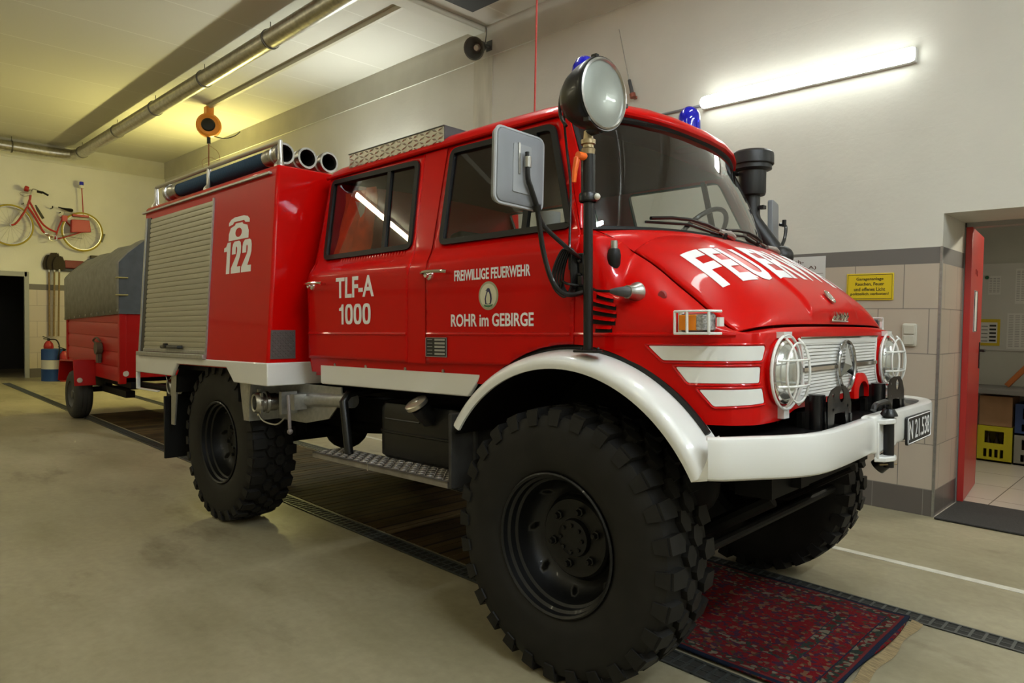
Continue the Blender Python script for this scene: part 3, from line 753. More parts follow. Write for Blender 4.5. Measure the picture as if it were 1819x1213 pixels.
# red PTO arch in the lower grille
pa = MB(); yc = .19
arcp = [(yc-.10, 1.045)]+[(yc+.10*math.cos(a)*1.0, 1.075+.075*math.sin(a)) for a in [PI-PI*k/12 for k in range(13)]]+[(yc+.10, 1.045)]
inn = [(yc+(y_-yc)*.66, 1.045+(z_-1.045)*.66) for y_, z_ in arcp]
pa.grid([[front(a, b, .0) for a, b in arcp], [front(a, b, .022) for a, b in arcp], [front(a, b, .027) for a, b in [(lerp(p[0], q[0], .35), lerp(p[1], q[1], .35)) for p, q in zip(arcp, inn)]], [front(a, b, .03) for a, b in inn], [front(a, b, .004) for a, b in inn]])
part(pa, 'shaft_arch', red, weld='fix'); dk = panel(inn, [], .05, lambda y_, z_: front(y_, z_, .012)); part(dk, 'shaft_opening', blackm, angle=0)
# headlights
for sd in (-1, 1):
    c = Vector((.704, sd*.605, 1.187))
    h = MB(); h.lathe([(.118, -.01), (.119, .012), (.116, .016), (.110, .012), (.104, .006)], c, (1, 0, 0), 40)
    hl_ = part(h, 'headlamp', red)
    b = MB(); b.lathe([(.112, .012), (.110, .030), (.103, .034), (.098, .026)], c, (1, 0, 0), 40); part(b, 'chrome_rim', chrome, hl_)
    l2 = MB(); l2.lathe([(.100, .026), (.088, .045), (.066, .060), (.036, .070), (0, .073)], c, (1, 0, 0), 40); part(l2, 'lens', lens, hl_)
    g = MB(); R = .128; c2 = c+Vector((.012, 0, 0))
    def cage(a, b): return c2+Vector((.020+.062*math.sqrt(max(0, 1-(a*a+b*b)*.93)), a*R, b*R))
    g.tube([c2+Vector((.018, R*math.cos(t), R*math.sin(t))) for t in [2*PI*k/36 for k in range(36)]], .0055, 8, closed=True)
    for off in (-.42, .42):
        m_ = math.sqrt(1-off*off)
        g.tube([cage(off, lerp(-m_, m_, k/16)) for k in range(17)], .0045, 6)
    for off in (-.34, .34):
        m_ = math.sqrt(1-off*off)
        g.tube([cage(lerp(-m_, m_, k/16), off) for k in range(17)], .0045, 6)
    g.tube([cage(.8*math.cos(t), .8*math.sin(t)) for t in [2*PI*k/30 for k in range(30)]], .004, 6, closed=True)
    g.b2((c.x+.0, c.y-.034, c.z+.118), (c.x+.034, c.y+.034, c.z+.140))
    g.b2((c.x+.0, c.y-.022, c.z-.160), (c.x+.03, c.y+.022, c.z-.118))
    part(g, 'lamp_guard', white)
# indicators with guard
for sd in (-1, 1):
    P_ = lambda x, o: (x, sd*o, 0)
    b = MB(); b.b2((.500, sd*.87, 1.328), (.602, sd*.915, 1.388)); ind = part(b, 'indicator', dgrey, bevel=.004)
    q = MB(); q.prism([(.503, sd*.915), (.59, sd*.90), (.570, sd*.944), (.507, sd*.943)], 2, 1.332, 1.384); part(q, 'amber_lens', amber, ind, bevel=.003)
    q = MB(); q.prism([(.571, sd*.943), (.59, sd*.905), (.612, sd*.885), (.610, sd*.91), (.594, sd*.938)], 2, 1.333, 1.383); part(q, 'clear_lens', clearl, ind, bevel=.002)
    g = MB()
    for z in (1.322, 1.395): g.tube([(.494, sd*.905, z), (.496, sd*.948, z), (.548, sd*.960, z), (.616, sd*.942, z), (.628, sd*.880, z)], .0048, 6)
    for x, o in ((.496, .948), (.548, .960), (.616, .942)): g.tube([(x, sd*o, 1.322), (x, sd*o, 1.395)], .0048, 6)
    g.b2((.488, sd*.9, 1.318), (.505, sd*.912, 1.40)); g.b2((.622, sd*.868, 1.345), (.632, sd*.90, 1.375))
    part(g, 'indicator_guard', white, ind)

# ---------------------------------------------------------------- bumper
BP = [(.655, -1.02), (.70, -.985), (.765, -.895), (.82, -.82), (.862, -.74), (.886, -.64), (.893, -.52), (.890, -.3), (.880, 0)]
BP = [tuple(p) for p in spline([(a, b, 0) for a, b in BP], 5)]; BP = BP+[tuple(p) for p in spline([(a, b, 0) for a, b in ((.880, 0), (.890, .3), (.893, .52), (.893, .64), (.882, .76), (.853, .86), (.79, .945), (.70, 1.0), (.655, 1.02))], 5)[1:]]
bm_ = MB(); rows = []
for i, p in enumerate(BP):
    t = Vector(BP[min(i+1, len(BP)-1)])-Vector(BP[max(i-1, 0)]); t.normalize(); nn = Vector((t.y, -t.x, 0))
    if nn.x < 0: nn = -nn
    sec = [(-.055, .990), (-.03, .998), (-.012, .997), (-.003, .992), (0, .982), (.002, .93), (0, .878), (-.004, .868), (-.014, .861), (-.05, .860), (-.05, .866), (-.018, .868), (-.010, .88), (-.010, .975), (-.02, .985), (-.055, .982)]
    rows.append([tuple(Vector((p[0], p[1], 0))+nn*d+Vector((0, 0, z))) for d, z in sec])
bm_.grid(rows, wrap=True)
bm_.add(rows[0], [list(range(16))]); bm_.add(rows[-1], [list(range(16))[::-1]])
bump = part(bm_, 'front_bumper', white, weld='fix', angle=30)
ctrb = MB(); ctrb.prism([(.84, -.17), (.84, .16), (.892, .13), (.892, -.13)], 2, .857, 1.006); part(ctrb, 'bumper_centre', white, bump, bevel=.012, seg=3)
dk = MB(); dk.prism([(.45, -.86), (.64, -.90), (.74, -.83), (.84, -.68), (.868, -.5), (.87, .5), (.84, .68), (.74, .83), (.64, .90), (.45, .86)], 2, .955, .975)
dk.b2((.40, -.6, .80), (.62, .6, .96)); part(dk, 'bumper_deck', blackp, bevel=.005)
# towing jaw with pin
jw = MB()
for z in (.982, .838): jw.prism([(.88, -.135), (.88, .0), (.91, -.005), (.932, -.03), (.935, -.065), (.915, -.115)], 2, z-.010, z+.010)
jw.b2((.88, -.13, .842), (.896, -.115, .98)); jaw = part(jw, 'tow_jaw', white, bevel=.004)
pn = MB(); pn.cyl((.908, -.045, .80), (.908, -.045, 1.0), .019, 18); pn.lathe([(0, 1.028), (.02, 1.026), (.030, 1.008), (.032, 1.0), (0, 1.0)], (.908, -.045, 0), (0, 0, 1), 20)
pn.tube(spline([(.908, -.045, 1.02), (.908, -.05, 1.045), (.905, -.075, 1.056), (.895, -.135, 1.052), (.89, -.16, 1.045), (.888, -.172, 1.03)], 6), .011, 10)
pn.cyl((.86, -.02, .79), (.90, -.02, .83), .03); part(pn, 'tow_pin', blackp, jaw)
ck = MB(); ck.tube([(.89, -.10, .815), (.93, -.02, .812)], .0035, 6); part(ck, 'pin_clip', brass, jaw)
# licence plate
np_ = MB(); np_.prism(rrect(.245, .846, .635, .966, .012), 0, .893, .903); npo = part(np_, 'licence_plate', blacki, bevel=.002)
npb = MB(); npb.tube([(.9035, y_, z_) for y_, z_ in rrect(.251, .852, .629, .960, .01)], .0022, 6, closed=True); part(npb, 'plate_border', white2, npo)
part(text_on(flat_map((.9032, .270, .867), (0, .338, 0), (0, 0, .080), (1, 0, 0)), 'N 21.538', .0), 'plate_lettering', white2, npo, angle=0)
# plough brackets
for sd in (-1, 1):
    y0 = sd*.365+.035; b = MB()
    b.b2((.74, y0-.125, .965), (.80, y0-.085, 1.095)); b.b2((.74, y0+.10, .965), (.825, y0+.118, 1.02)); b.b2((.70, y0-.1, .965), (.72, y0+.1, 1.03))
    outl = [(y0-.125, .965), (y0-.125, 1.09), (y0-.085, 1.118), (y0-.03, 1.128), (y0+.06, 1.125), (y0+.10, 1.10), (y0+.125, 1.06), (y0+.125, .965), (y0+.07, .965), (y0+.055, 1.03), (y0-.055, 1.03), (y0-.07, .965)]
    hole = lambda cy, cz, r: [(cy+r*math.cos(2*PI*k/16), cz+r*math.sin(2*PI*k/16)) for k in range(16)]
    pz = panel(outl, [hole(y0+.02, 1.09, .024), hole(y0-.07, 1.098, .008), hole(y0-.07, 1.045, .007), hole(y0+.085, 1.05, .007)], .05, lambda y_, z_: (.82, y_, z_), .02)
    n0 = len(pz.v); b.add(pz.v+[(x-.003, y_, z_) for x, y_, z_ in pz.v], [f for f in pz.f]+[[n0+i for i in f[::-1]] for f in pz.f])
    b.cyl((.775, y0-.105, .965), (.775, y0-.105, 1.10), .028, 20)
    part(b, 'plough_bracket', blackp, weld=False)

# ---------------------------------------------------------------- wings, wheel wells, sills
FC = (.03, .55)
def fender_sec(a, k):
    """rows of cross section at angle a"""
    c, s = math.cos(a), math.sin(a)
    sec = [(.715, -.87), (.712, -.90), (.706, -.945), (.696, -.985), (.684, -1.008), (.672, -1.018), (.655, -1.020), (.640, -1.016), (.640, -1.004), (.668, -.99), (.695, -.93), (.70, -.87)]
    return [(FC[0]+(r+k)*c, y, FC[1]+(r+k)*s) for r, y in sec]
fe = MB(); rows = []
for i in range(49):
    a = math.radians(lerp(146, 28, i/48)); rows.append(fender_sec(a, 0))
# front end: blends down and forward into the bumper end
last = rows[-1]
e1 = [(x+.035, y, z-.03) for x, y, z in last]; tgt = [(.652, -.93, .985), (.653, -.94, .99), (.655, -.945, .997), (.656, -.985, .994), (.656, -1.008, .985), (.656, -1.018, .94), (.655, -1.020, .88), (.65, -1.016, .862), (.645, -1.0, .862), (.648, -.985, .88), (.648, -.94, .95), (.648, -.93, .975)]
for t in (.25, .5, .75, 1): rows.append([tuple(lerp(p, q, t) for p, q in zip(last, g)) for g in [tgt] for p, q in [] ] if False else [tuple(lerp(pp, qq, t) for pp, qq in zip(p, q)) for p, q in zip(last, tgt)])
fe.grid(rows, wrap=True); fe.add(rows[0], [list(range(12))]); fe.add(rows[-1], [list(range(12))[::-1]])
for sd in (-1, 1):
    q = MB(); q.add(fe.v, fe.f)
    if sd > 0: q.v = [(x, -y, z) for x, y, z in q.v]
    part(q, 'front_wing', white, weld='fix', angle=35)
    sk = MB(); sk.tube([(FC[0]+.717*math.cos(a), sd*-.0+sd*.905, FC[1]+.717*math.sin(a)) for a in [math.radians(lerp(140, 38, k/40)) for k in range(41)]], .012, 6); part(sk, 'wing_gasket', rubber2)
    ww = MB(); ww.grid([[(FC[0]+.668*math.cos(a), sd*y_, FC[1]+.668*math.sin(a)) for y_ in (.99, .9, .6, .36)] for a in [math.radians(lerp(150, 34, k/20)) for k in range(21)]])
    ww.b2((-.60, sd*.36, .86), (.60, sd*.34, 1.24)); part(ww, 'wheel_well', blackm)
    fl = MB(); fl.b2((-.595, sd*.99, .640), (-.575, sd*.62, .97)); fl.b2((-.58, sd*.86, .640), (-.562, sd*.84, .95)); part(fl, 'front_mudflap', noisy(mat('dusty_rubber', (.03, .028, .024), .8), 14, .3) if sd < 0 else MATS['dusty_rubber'], bevel=.004)
    si = MB(); si.prism([(-1.775, 1.148), (-1.775, 1.045), (-1.765, 1.035), (-.56, 1.040), (-.47, 1.148)], 1, sd*.88, sd*.905); part(si, 'sill_panel', white, bevel=.006)
    sb = MB()
    for x in (-1.62, -1.33, -1.0, -.72): sb.cyl((x, sd*.90, 1.148), (x, sd*.912, 1.148), .008, 8)
    part(sb, 'sill_bolts', steel)
# ---------------------------------------------------------------- louvres, plug, flask on the cowl side (near side)
lv = MB()
for k, (x0, x1) in enumerate(((.150, .222), (.135, .236), (.130, .240), (.133, .236), (.148, .222))):
    z = 1.420-.0225*k; y_ = lambda a, zz, h: skin(a-.05, zz, h)
    A = [skin(lerp(x0, x1, i/8)-.05, z-.008, .003) for i in range(9)]; B_ = [skin(lerp(x0, x1, i/8)-.05, z-.004, .003) for i in range(9)]
    lv.cm = 1; lv.grid([A, [skin(lerp(x0, x1, i/8)-.05, z+.004, .002) for i in range(9)]])
    lv.cm = 0; top = [skin(lerp(x0, x1, i/8)-.05, z+.011, .001) for i in range(9)]; lip = [skin(lerp(x0+.004, x1-.004, i/8)-.05, z+.003, .012*math.sin(PI*(i+.3)/8.6)**.35) for i in range(9)]
    lv.grid([top, lip])
part(lv, 'air_louvres', [red, blackm], weld=False)
pc = Vector(skin(.262, 1.455)); nn = Vector((0, -1, 0)); soc = MB()
soc.lathe([(.0, .055), (.024, .055), (.026, .03), (.036, .012), (.038, 0)], pc, (-.15, -1, 0), 24); so = part(soc, 'power_socket', steel)
pg = MB(); pg.tube([pc+Vector((-.006, -.045, 0)), pc+Vector((-.02, -.062, .001)), pc+Vector((-.045, -.072, .002)), pc+Vector((-.065, -.074, .004))], [.022, .019, .014, .008], 14); part(pg, 'plug', dgrey, so)
cbl = MB(); cbl.tube(spline([pc+Vector((-.065, -.074, .004)), pc+Vector((-.12, -.078, .008)), pc+Vector((-.17, -.072, .024)), (.075, -.99, 1.505), (.045, -.985, 1.515), (.03, -.98, 1.49)], 8), .005, 8); part(cbl, 'cable', blackp, so)
rb = MB(); r0_ = Vector(skin(.355, 1.448)); rb.lathe([(0, .008), (.014, .008), (.018, .003), (.018, 0)], r0_, (0, -1, 0), 20); part(rb, 'red_rubber_cap', mat('faded_red_rubber', (.30, .03, .03), .6))
fk = MB(); f0 = Vector(skin(.147, 1.585, .012)); fk.lathe([(0, -.062), (.012, -.060), (.024, -.03), (.026, .0), (.022, .022), (.018, .026), (0, .026)], f0, (0, 0, 1), 18); fko = part(fk, 'plug_holder', rubber2)
fk = MB(); fk.lathe([(0, .056), (.013, .056), (.014, .026), (0, .026)], f0, (0, 0, 1), 18); part(fk, 'metal_cap', steel, fko)

# ---------------------------------------------------------------- spotlight on pole
px_, py_ = .165, -.985
po = MB(); po.cyl((px_, py_, 1.262), (px_, py_, 2.0), .0175, 18); pole = part(po, 'spotlight_pole', blackp)
q = MB(); q.cyl((px_, py_, 1.80), (px_, py_, 1.965), .026, 18); q.lathe([(.03, 1.795), (.034, 1.80), (.034, 1.822), (.03, 1.828)], (px_, py_, 0), (0, 0, 1), 18); part(q, 'upper_tube', blackp, pole)
q = MB(); q.ball((px_+.04, py_, 1.81), .012, 12); q.cyl((px_+.02, py_, 1.81), (px_+.035, py_, 1.81), .006, 8); part(q, 'white_knob', ivory, pole)
q = MB(); q.lathe([(.0, 1.965), (.024, 1.965), (.026, 1.985), (.020, 1.99), (.020, 2.0), (.027, 2.003), (.027, 2.018), (.018, 2.02), (.016, 2.05), (0, 2.05)], (px_, py_, 0), (0, 0, 1), 18); part(q, 'brass_joint', brass, pole)
q = MB(); q.tube([(px_-.005, py_-.03, 1.955), (px_-.012, py_-.05, 1.945), (px_-.018, py_-.055, 1.90), (px_-.022, py_-.055, 1.862)], [.012, .012, .010, .008], 10); q.cyl((px_, py_-.02, 1.955), (px_-.004, py_-.055, 1.955), .014, 14); part(q, 'clamp_lever', orange, pole)
q = MB(); q.prism([(px_-.055, py_-.02), (px_-.03, py_+.03), (px_+.05, py_+.025), (px_+.07, py_-.012), (px_+.04, py_-.028)], 2, 1.252, 1.262); q.ball((px_+.045, py_, 1.265), .008, 8); q.ball((px_-.03, py_+.005, 1.265), .008, 8); part(q, 'foot_plate', blackp, pole, bevel=.003)
sc = Vector((.225, -.985, 2.168)); sax = Vector((.995, -.06, -.03)).normalized()
q = MB(); q.lathe([(0, -.155), (.04, -.152), (.075, -.135), (.10, -.10), (.118, -.055), (.126, -.02), (.130, 0), (.128, .010), (.118, .010)], sc, sax, 44); spot = part(q, 'spotlight', blackp)
q = MB(); q.lathe([(.122, .004), (.124, .014), (.117, .017), (.113, .010)], sc, sax, 44); part(q, 'bezel', steel, spot)
q = MB(); q.lathe([(.118, .008), (.09, .016), (.05, .021), (0, .023)], sc, sax, 44); part(q, 'lens', frost, spot)
for a in (.35, 2.5, 4.6):
    e = Matrix.Rotation(a, 3, sax) @ Vector((0, 0, 1)); q = MB(); q.box(sc+e*.128+sax*.006, (.022, .016, .014), None); part(q, 'lens_clip', blackp, spot)
q = MB()
q.tube(spline([sc-sax*.13+Vector((0, 0, .09)), sc-sax*.19+Vector((0, 0, .05)), sc-sax*.20+Vector((0, 0, -.03)), sc-sax*.17+Vector((0, 0, -.08))], 6), .007, 8)
q.tube([sc+Vector((-.01, -.0, -.115)), Vector((px_, py_, 2.045))], [.022, .016], 12)
part(q, 'bail_handle', blackp, spot, weld=False)
q = MB(); q.tube(spline([sc-sax*.15+Vector((0, .0, -.03)), (.01, -.93, 2.15), (-.035, -.86, 2.05), (.0, -.88, 1.90), (.03, -.92, 1.75), (.055, -.955, 1.62), (.06, -.96, 1.56)], 8), .005, 8); part(q, 'cable', blackp, spot)
q = MB()
for k in range(5):
    r_ = .008*k; q.tube(spline([(.062-.004*k, -.962-.006*k, 1.632), (.038-.006*k, -.968-.008*k, 1.56), (.036-.006*k, -.968-.008*k, 1.50), (.062-.002*k, -.962-.006*k, 1.470-.003*k), (.085-.002*k, -.955-.004*k, 1.50), (.086-.003*k, -.955-.004*k, 1.58), (.076, -.955-.004*k, 1.625)], 6, True), .005, 7, closed=True)
part(q, 'cable_coil', blackp); 
q = MB(); q.b2((.075, -.95, 1.47), (.115, -.915, 1.62)); q.b2((.10, -.965, 1.50), (.118, -.93, 1.535)); q.ball((.10, -.955, 1.54), .008, 8); q.ball((.10, -.955, 1.59), .008, 8); part(q, 'mirror_bracket', blackp, bevel=.004)
# near mirror
mc = Vector((.05, -1.228, 1.890)); Rm = Matrix.Rotation(math.radians(-2), 3, 'Z') @ Matrix.Rotation(math.radians(-2), 3, 'X')
def mirror_arm(sd):
    q = MB(); pl = rrect(-.115, -.127, .115, .127, .026)
    for x0, sc_ in ((0, 1),):
        rows = [[(x, y*k, z*k) for y, z in pl] for x, k in ((-.014, .96), (-.016, 1.0), (.0, 1.0), (.010, .965), (.014, .88), (.018, .60))]
        q.grid(rows, wrap=True); q.add(rows[0], [list(range(len(pl)))]); q.add(rows[-1], [list(range(len(pl)))[::-1]])
    q.xf(Matrix.Translation(mc) @ Rm.to_4x4())
    q.v = [(x, y*(-sd), z) for x, y, z in q.v]
    m_ = part(q, 'wing_mirror', greyp, weld='fix', angle=30)
    b = MB(); pl2 = rrect(-.047, -.085, .040, .082, .006)
    b.prism(pl2, 0, .016, .020); b.xf(Matrix.Translation(mc) @ Rm.to_4x4()); b.v = [(x, y*(-sd), z) for x, y, z in b.v]
    part(b, 'mount_plate', mat('mid_grey_plastic', (.27, .28, .29), .4) if sd < 0 else MATS['mid_grey_plastic'], m_, weld='fix')
    b = MB(); b.tube([(x, y, z) for x, y, z in [(mc.x-.0185, mc.y*1, mc.z)]]*1+[(mc.x-.019, mc.y, mc.z)], .001, 4) if False else None
    return m_
mo = mirror_arm(-1)
g = MB(); pl = rrect(-.108, -.12, .108, .12, .024); g.prism(pl, 0, -.020, -.0165); g.xf(Matrix.Translation(mc) @ Rm.to_4x4()); part(g, 'mirror_glass', chrome, mo, angle=0)
ring_ = MB(); ring_.tube([tuple(mc+Rm @ Vector((.002, y*1.01, z*1.01))) for y, z in rrect(-.115, -.127, .115, .127, .026)], .006, 6, closed=True); part(ring_, 'mirror_rim', mat('light_grey_rim', (.38, .39, .40), .4), mo)
ar = MB(); cl = (mc.x+.036, mc.y+.005, mc.z+.025)
ar.tube(spline([(cl[0], cl[1], cl[2]+.03), cl, (cl[0], cl[1]+.002, cl[2]-.06), (.085, -1.205, 1.825), (.080, -1.170, 1.768), (.078, -1.158, 1.73), (.075, -1.13, 1.62), (.090, -1.105, 1.52), (.105, -1.07, 1.472), (.12, -1.02, 1.462), (.12, -.95, 1.475)], 7), .0095, 10)
ar.tube(spline([(.078, -1.160, 1.74), (.075, -1.12, 1.70), (.10, -1.03, 1.635), (.10, -.945, 1.60)], 6), .0085, 10)
ar.cyl((.081, -1.172, 1.770), (.079, -1.165, 1.752), .015, 12)
part(ar, 'mirror_arm', blackp, mo)
q = MB(); q.cyl((cl[0], cl[1], cl[2]-.022), (cl[0], cl[1], cl[2]+.014), .0125, 12); q.b2((cl[0]-.02, cl[1]-.03, cl[2]-.045), (cl[0]-.012, cl[1]-.022, cl[2]+.06)); part(q, 'clamp', steel, mo)
# far mirror, snorkel
q = MB(); q.prism(rrect(1.0, 1.825, 1.20, 2.10, .025), 0, -.045, -.015); q.xf(Matrix.Translation((-.03, 1.1, 0)) @ Matrix.Rotation(math.radians(13), 4, 'Z') @ Matrix.Translation((.03, -1.1, 0))); mf = part(q, 'wing_mirror', greyp, bevel=.005)
q = MB(); q.tube(spline([(.00, 1.13, 1.965), (.045, 1.10, 1.945), (.055, 1.06, 1.87), (.06, .99, 1.80), (.08, .93, 1.72)], 6), .010, 8); q.cyl((.035, 1.10, 1.945), (.037, 1.10, 1.985), .012, 10); part(q, 'mirror_arm', blackp, mf)
SX, SY = -.075, .90
q = MB(); q.lathe([(0, 2.375), (.06, 2.374), (.105, 2.366), (.122, 2.352), (.124, 2.338), (.124, 2.29), (.118, 2.286), (.112, 2.30), (.112, 2.262), (.09, 2.255), (.082, 2.25), (.08, 2.13), (.075, 2.115), (.05, 2.11), (0, 2.11)], (SX, SY, 0), (0, 0, 1), 40); sn = part(q, 'air_snorkel', mat('matt_black_plastic', (.011, .011, .011), .42))
q = MB(); q.tube([(SX, SY, 2.13), (SX, SY, 2.0), (SX+.012, SY, 1.96), (SX+.15, SY, 1.765), (SX+.19, SY, 1.69)], [.048, .048, .047, .05, .05], 20); q.ball((SX+.185, SY-.01, 1.745), .062, 20)
q.b2((SX-.105, SY-.03, 2.105), (SX-.07, SY+.03, 2.14)); q.b2((SX+.05, SY-.02, 2.03), (SX+.08, SY+.02, 2.05)); part(q, 'snorkel_pipe', MATS['matt_black_plastic'], sn)
q = MB(); q.tube([(SX-.08, SY, 2.245), (-.13, .79, 2.235), (-.15, .70, 2.23)], .011, 8); part(q, 'stay', blackp, sn)
# beacons
for bx, by, bz in ((-.245, .48, 2.33), (-.235, -.48, 2.33)):
    q = MB(); q.lathe([(.0, 0), (.075, 0), (.075, .05), (.066, .068), (0, .068)], (bx, by, bz), (0, 0, 1), 28); be = part(q, 'beacon', chrome)
    q = MB(); q.lathe([(.058, .068), (.063, .075), (.063, .155), (.057, .195), (.041, .224), (.02, .238), (0, .240)], (bx, by, bz), (0, 0, 1), 28); part(q, 'blue_dome', bluegl, be)
    q = MB(); q.lathe([(0, .07), (.02, .07), (.02, .13), (0, .13)], (bx, by, bz), (0, 0, 1), 12); part(q, 'reflector', reflm, be)
# roof locker of checker plate
chk = alu_chk = mat('checker_plate', (.58, .56, .50), .28, metal=.9)
def chequer(mb, fm, nu, nv, h, du, dv):
    """diamond plate: smooth base plus raised lozenges. fm(u 0..1, v 0..1, h)"""
    for i in range(nu):
        for j in range(nv):
            cu = (i+.5+.5*(j % 2)*0)/nu; cv = (j+.5)/nv; s = 1 if (i+j) % 2 else -1
            a, b = du*.62, dv*.62
            L = [(cu-a*.72, cv-s*b*.62), (cu+.16*a, cv-s*.30*b), (cu+a*.72, cv+s*b*.62), (cu-.16*a, cv+s*.30*b)]
            L = [(max(0, min(1, p)), max(0, min(1, q))) for p, q in L]
            mb.add([fm(*p, 0) for p in L]+[fm(cu, cv, h)], [(0, 1, 4), (1, 2, 4), (2, 3, 4), (3, 0, 4)] if s < 0 else [(1, 0, 4), (2, 1, 4), (3, 2, 4), (0, 3, 4)])
q = MB(); RX0, RX1, RY, RZ0, RZ1 = -1.752, -.925, -.722, 2.262, 2.348
q.b2((RX0, RY, RZ0), (RX1, RY+.003, RZ1)); 
chequer(q, lambda u, v, h: (lerp(RX0, RX1, u), RY-h-.0005, lerp(RZ0, RZ1, v)), 17, 4, .007, 1/17, 1/4)
lk = part(q, 'roof_locker', chk, weld=False, angle=20)
q = MB(); q.b2((RX0-.004, RY-.004, RZ1), (RX1+.004, RY+.55, RZ1+.004)); q.b2((RX1-.004, RY+.003, RZ0+.02), (RX1+.003, RY+.55, RZ1)); q.b2((RX0-.003, RY+.003, RZ0+.02), (RX0+.004, RY+.55, RZ1)); part(q, 'locker_lid', dgrey, lk, weld=False)
# wipers
for (x0, y0), tip, bl in (((.285, .02), (.15, -.48), -1), ((.285, .56), (.20, .16), 1)):
    def on_ws(y_, zz):
        u = max(-1, min(1, y_/.78)); b = wbase(u); t_ = wtop(u); k = (zz-b[2])/(t_[2]-b[2]); return Vector((lerp(b[0], t_[0], k)+.02*math.sin(PI*max(0, min(1, k)))+.022, y_, zz))
    q = MB(); base = Vector(hood(y0/.72, 0, .02))+Vector((-.02, 0, .015)); A_ = on_ws(y0-.10, 1.775); B_ = on_ws(y0-.33, 1.80)
    q.tube([base, A_, B_], [.008, .006, .005], 8); wp = part(q, 'wiper', steel)
    q = MB(); q.tube([on_ws(y0-.33+d, 1.80+e)+Vector((.004, 0, 0)) for d, e in ((-.24, -.010), (-.12, .002), (0, .006), (.12, -.002), (.22, -.018))], .008, 6); q.tube([on_ws(y0-.33+d, 1.80+e)+Vector((-.012, 0, -.012)) for d, e in ((-.25, -.012), (0, .0), (.24, -.02))], .006, 6); part(q, 'wiper_blade', blackp, wp)
    q = MB(); q.tube([base+Vector((.0, .045, -.004)), base+Vector((.004, 0, .006)), base+Vector((-.004, -.075, .014))], [.016, .018, .010], 10); part(q, 'wiper_cap', mat('wiper_alu', (.5, .45, .43), .35, metal=.8) if 'wiper_alu' not in MATS else MATS['wiper_alu'], wp)
for y_ in (-.05, .30, .62):
    q = MB(); h0 = Vector(hood(y_/.72, 0, .0)); q.cyl(h0, h0+Vector((.008, 0, .026)), .008, 8); q.ball(h0+Vector((.01, 0, .028)), .010, 8); part(q, 'washer_jet', blackp)

# ---------------------------------------------------------------- cab interior
q = MB(); q.b2((-.10, -.78, 1.45), (.10, .78, 1.72)); q.prism([(.0, 1.70), (.17, 1.70), (.14, 1.76), (.02, 1.77)], 1, .22, .62); part(q, 'dashboard', seatgrey, bevel=.02)
q = MB(); wc = Vector((-.16, .42, 1.82)); wa = Vector((-.75, 0, .66)).normalized(); u_ = wa.cross(Vector((0, 1, 0))).normalized()
q.tube([wc+(Vector((0, 1, 0))*math.cos(t)+u_*math.sin(t))*.20 for t in [2*PI*k/32 for k in range(32)]], .013, 8, closed=True); q.tube([wc+Vector((0, .19, 0)), wc-wa*.04, wc+Vector((0, -.19, 0))], .010, 8); q.cyl(wc-wa*.04, wc-wa*.25, .02, 10); part(q, 'steering_wheel', blackp)
for x, w_, ys in ((-.62, .46, (-.45, .45)), (-1.55, 1.5, (0,))):
    for y_ in ys:
        q = MB(); q.b2((x-.22, y_-w_/2, 1.34), (x+.25, y_+w_/2, 1.48)); q.box((x-.25, y_, 1.62), (.10, w_, .42), Matrix.Rotation(math.radians(-9), 3, 'Y')); part(q, 'seat', seatgrey, bevel=.03, seg=3)
q = MB(); q.b2((-1.0, -.84, 1.12), (-.94, .84, 1.72)); part(q, 'partition', maroon)
q = MB(); rows = []
for k in range(9):
    z = lerp(2.13, 1.70, k/8); rows.append([(lerp(-1.80, -1.50+.06*k/8, j/6)+.012*math.sin(k*1.3+j), -(wcab(z)-.05)+.022*math.sin(j*2.1+k*.4), z) for j in range(7)])
q.grid(rows); part(q, 'hanging_orange_vest', orangecloth, solid=.006)
q = MB(); q.prism([(-1.63, 2.06), (-1.53, 2.03), (-1.50, 1.80)], 1, -.765, -.76); part(q, 'hanging_white_cloth', whitecloth, angle=0)
q = MB(); q.lathe([(.0, 0), (.05, 0), (.055, .12), (0, .12)], (-.30, -.66, 1.73), (0, 0, 1), 16); part(q, 'paper_cup', whitecloth)

# ---------------------------------------------------------------- equipment body
BX0, BX1 = -4.11, -2.03
bx = MB(); b0, t0 = 1.10, 2.295
vs = []
for z in (b0, t0-.012):
    w_ = wbox(z)
    vs.append([(BX0, -w_, z), (BX1, -w_, z), (BX1, w_, z), (BX0, w_, z)])
tp = [(BX0+.01, -wbox(t0)+.02, t0), (BX1-.01, -wbox(t0)+.02, t0), (BX1-.01, wbox(t0)-.02, t0), (BX0+.01, wbox(t0)-.02, t0)]
bx.add(vs[0]+vs[1]+tp, [(0, 1, 5, 4), (1, 2, 6, 5), (2, 3, 7, 6), (3, 0, 4, 7), (4, 5, 9, 8), (5, 6, 10, 9), (6, 7, 11, 10), (7, 4, 8, 11), (8, 9, 10, 11), (3, 2, 1, 0)])
part(bx, 'equipment_body', red, bevel=.016, seg=3, angle=30)
bf = lambda x, z, h: (x, -wbox(z)-h, z)
def strip(x0, z0, x1, z1, m, name, h0, h1, parent=None, sd=-1, **k):
    q = MB(); P8 = [bf(x, z, h) for h in (h0, h1) for x, z in ((x0, z0), (x1, z0), (x1, z1), (x0, z1))]
    q.add(P8, [(3, 2, 1, 0), (4, 5, 6, 7), (0, 1, 5, 4), (1, 2, 6, 5), (2, 3, 7, 6), (3, 0, 4, 7)])
    if sd > 0: q.v = [(x, -y, z) for x, y, z in q.v]; q.flip()
    return part(q, name, m, parent, **k)
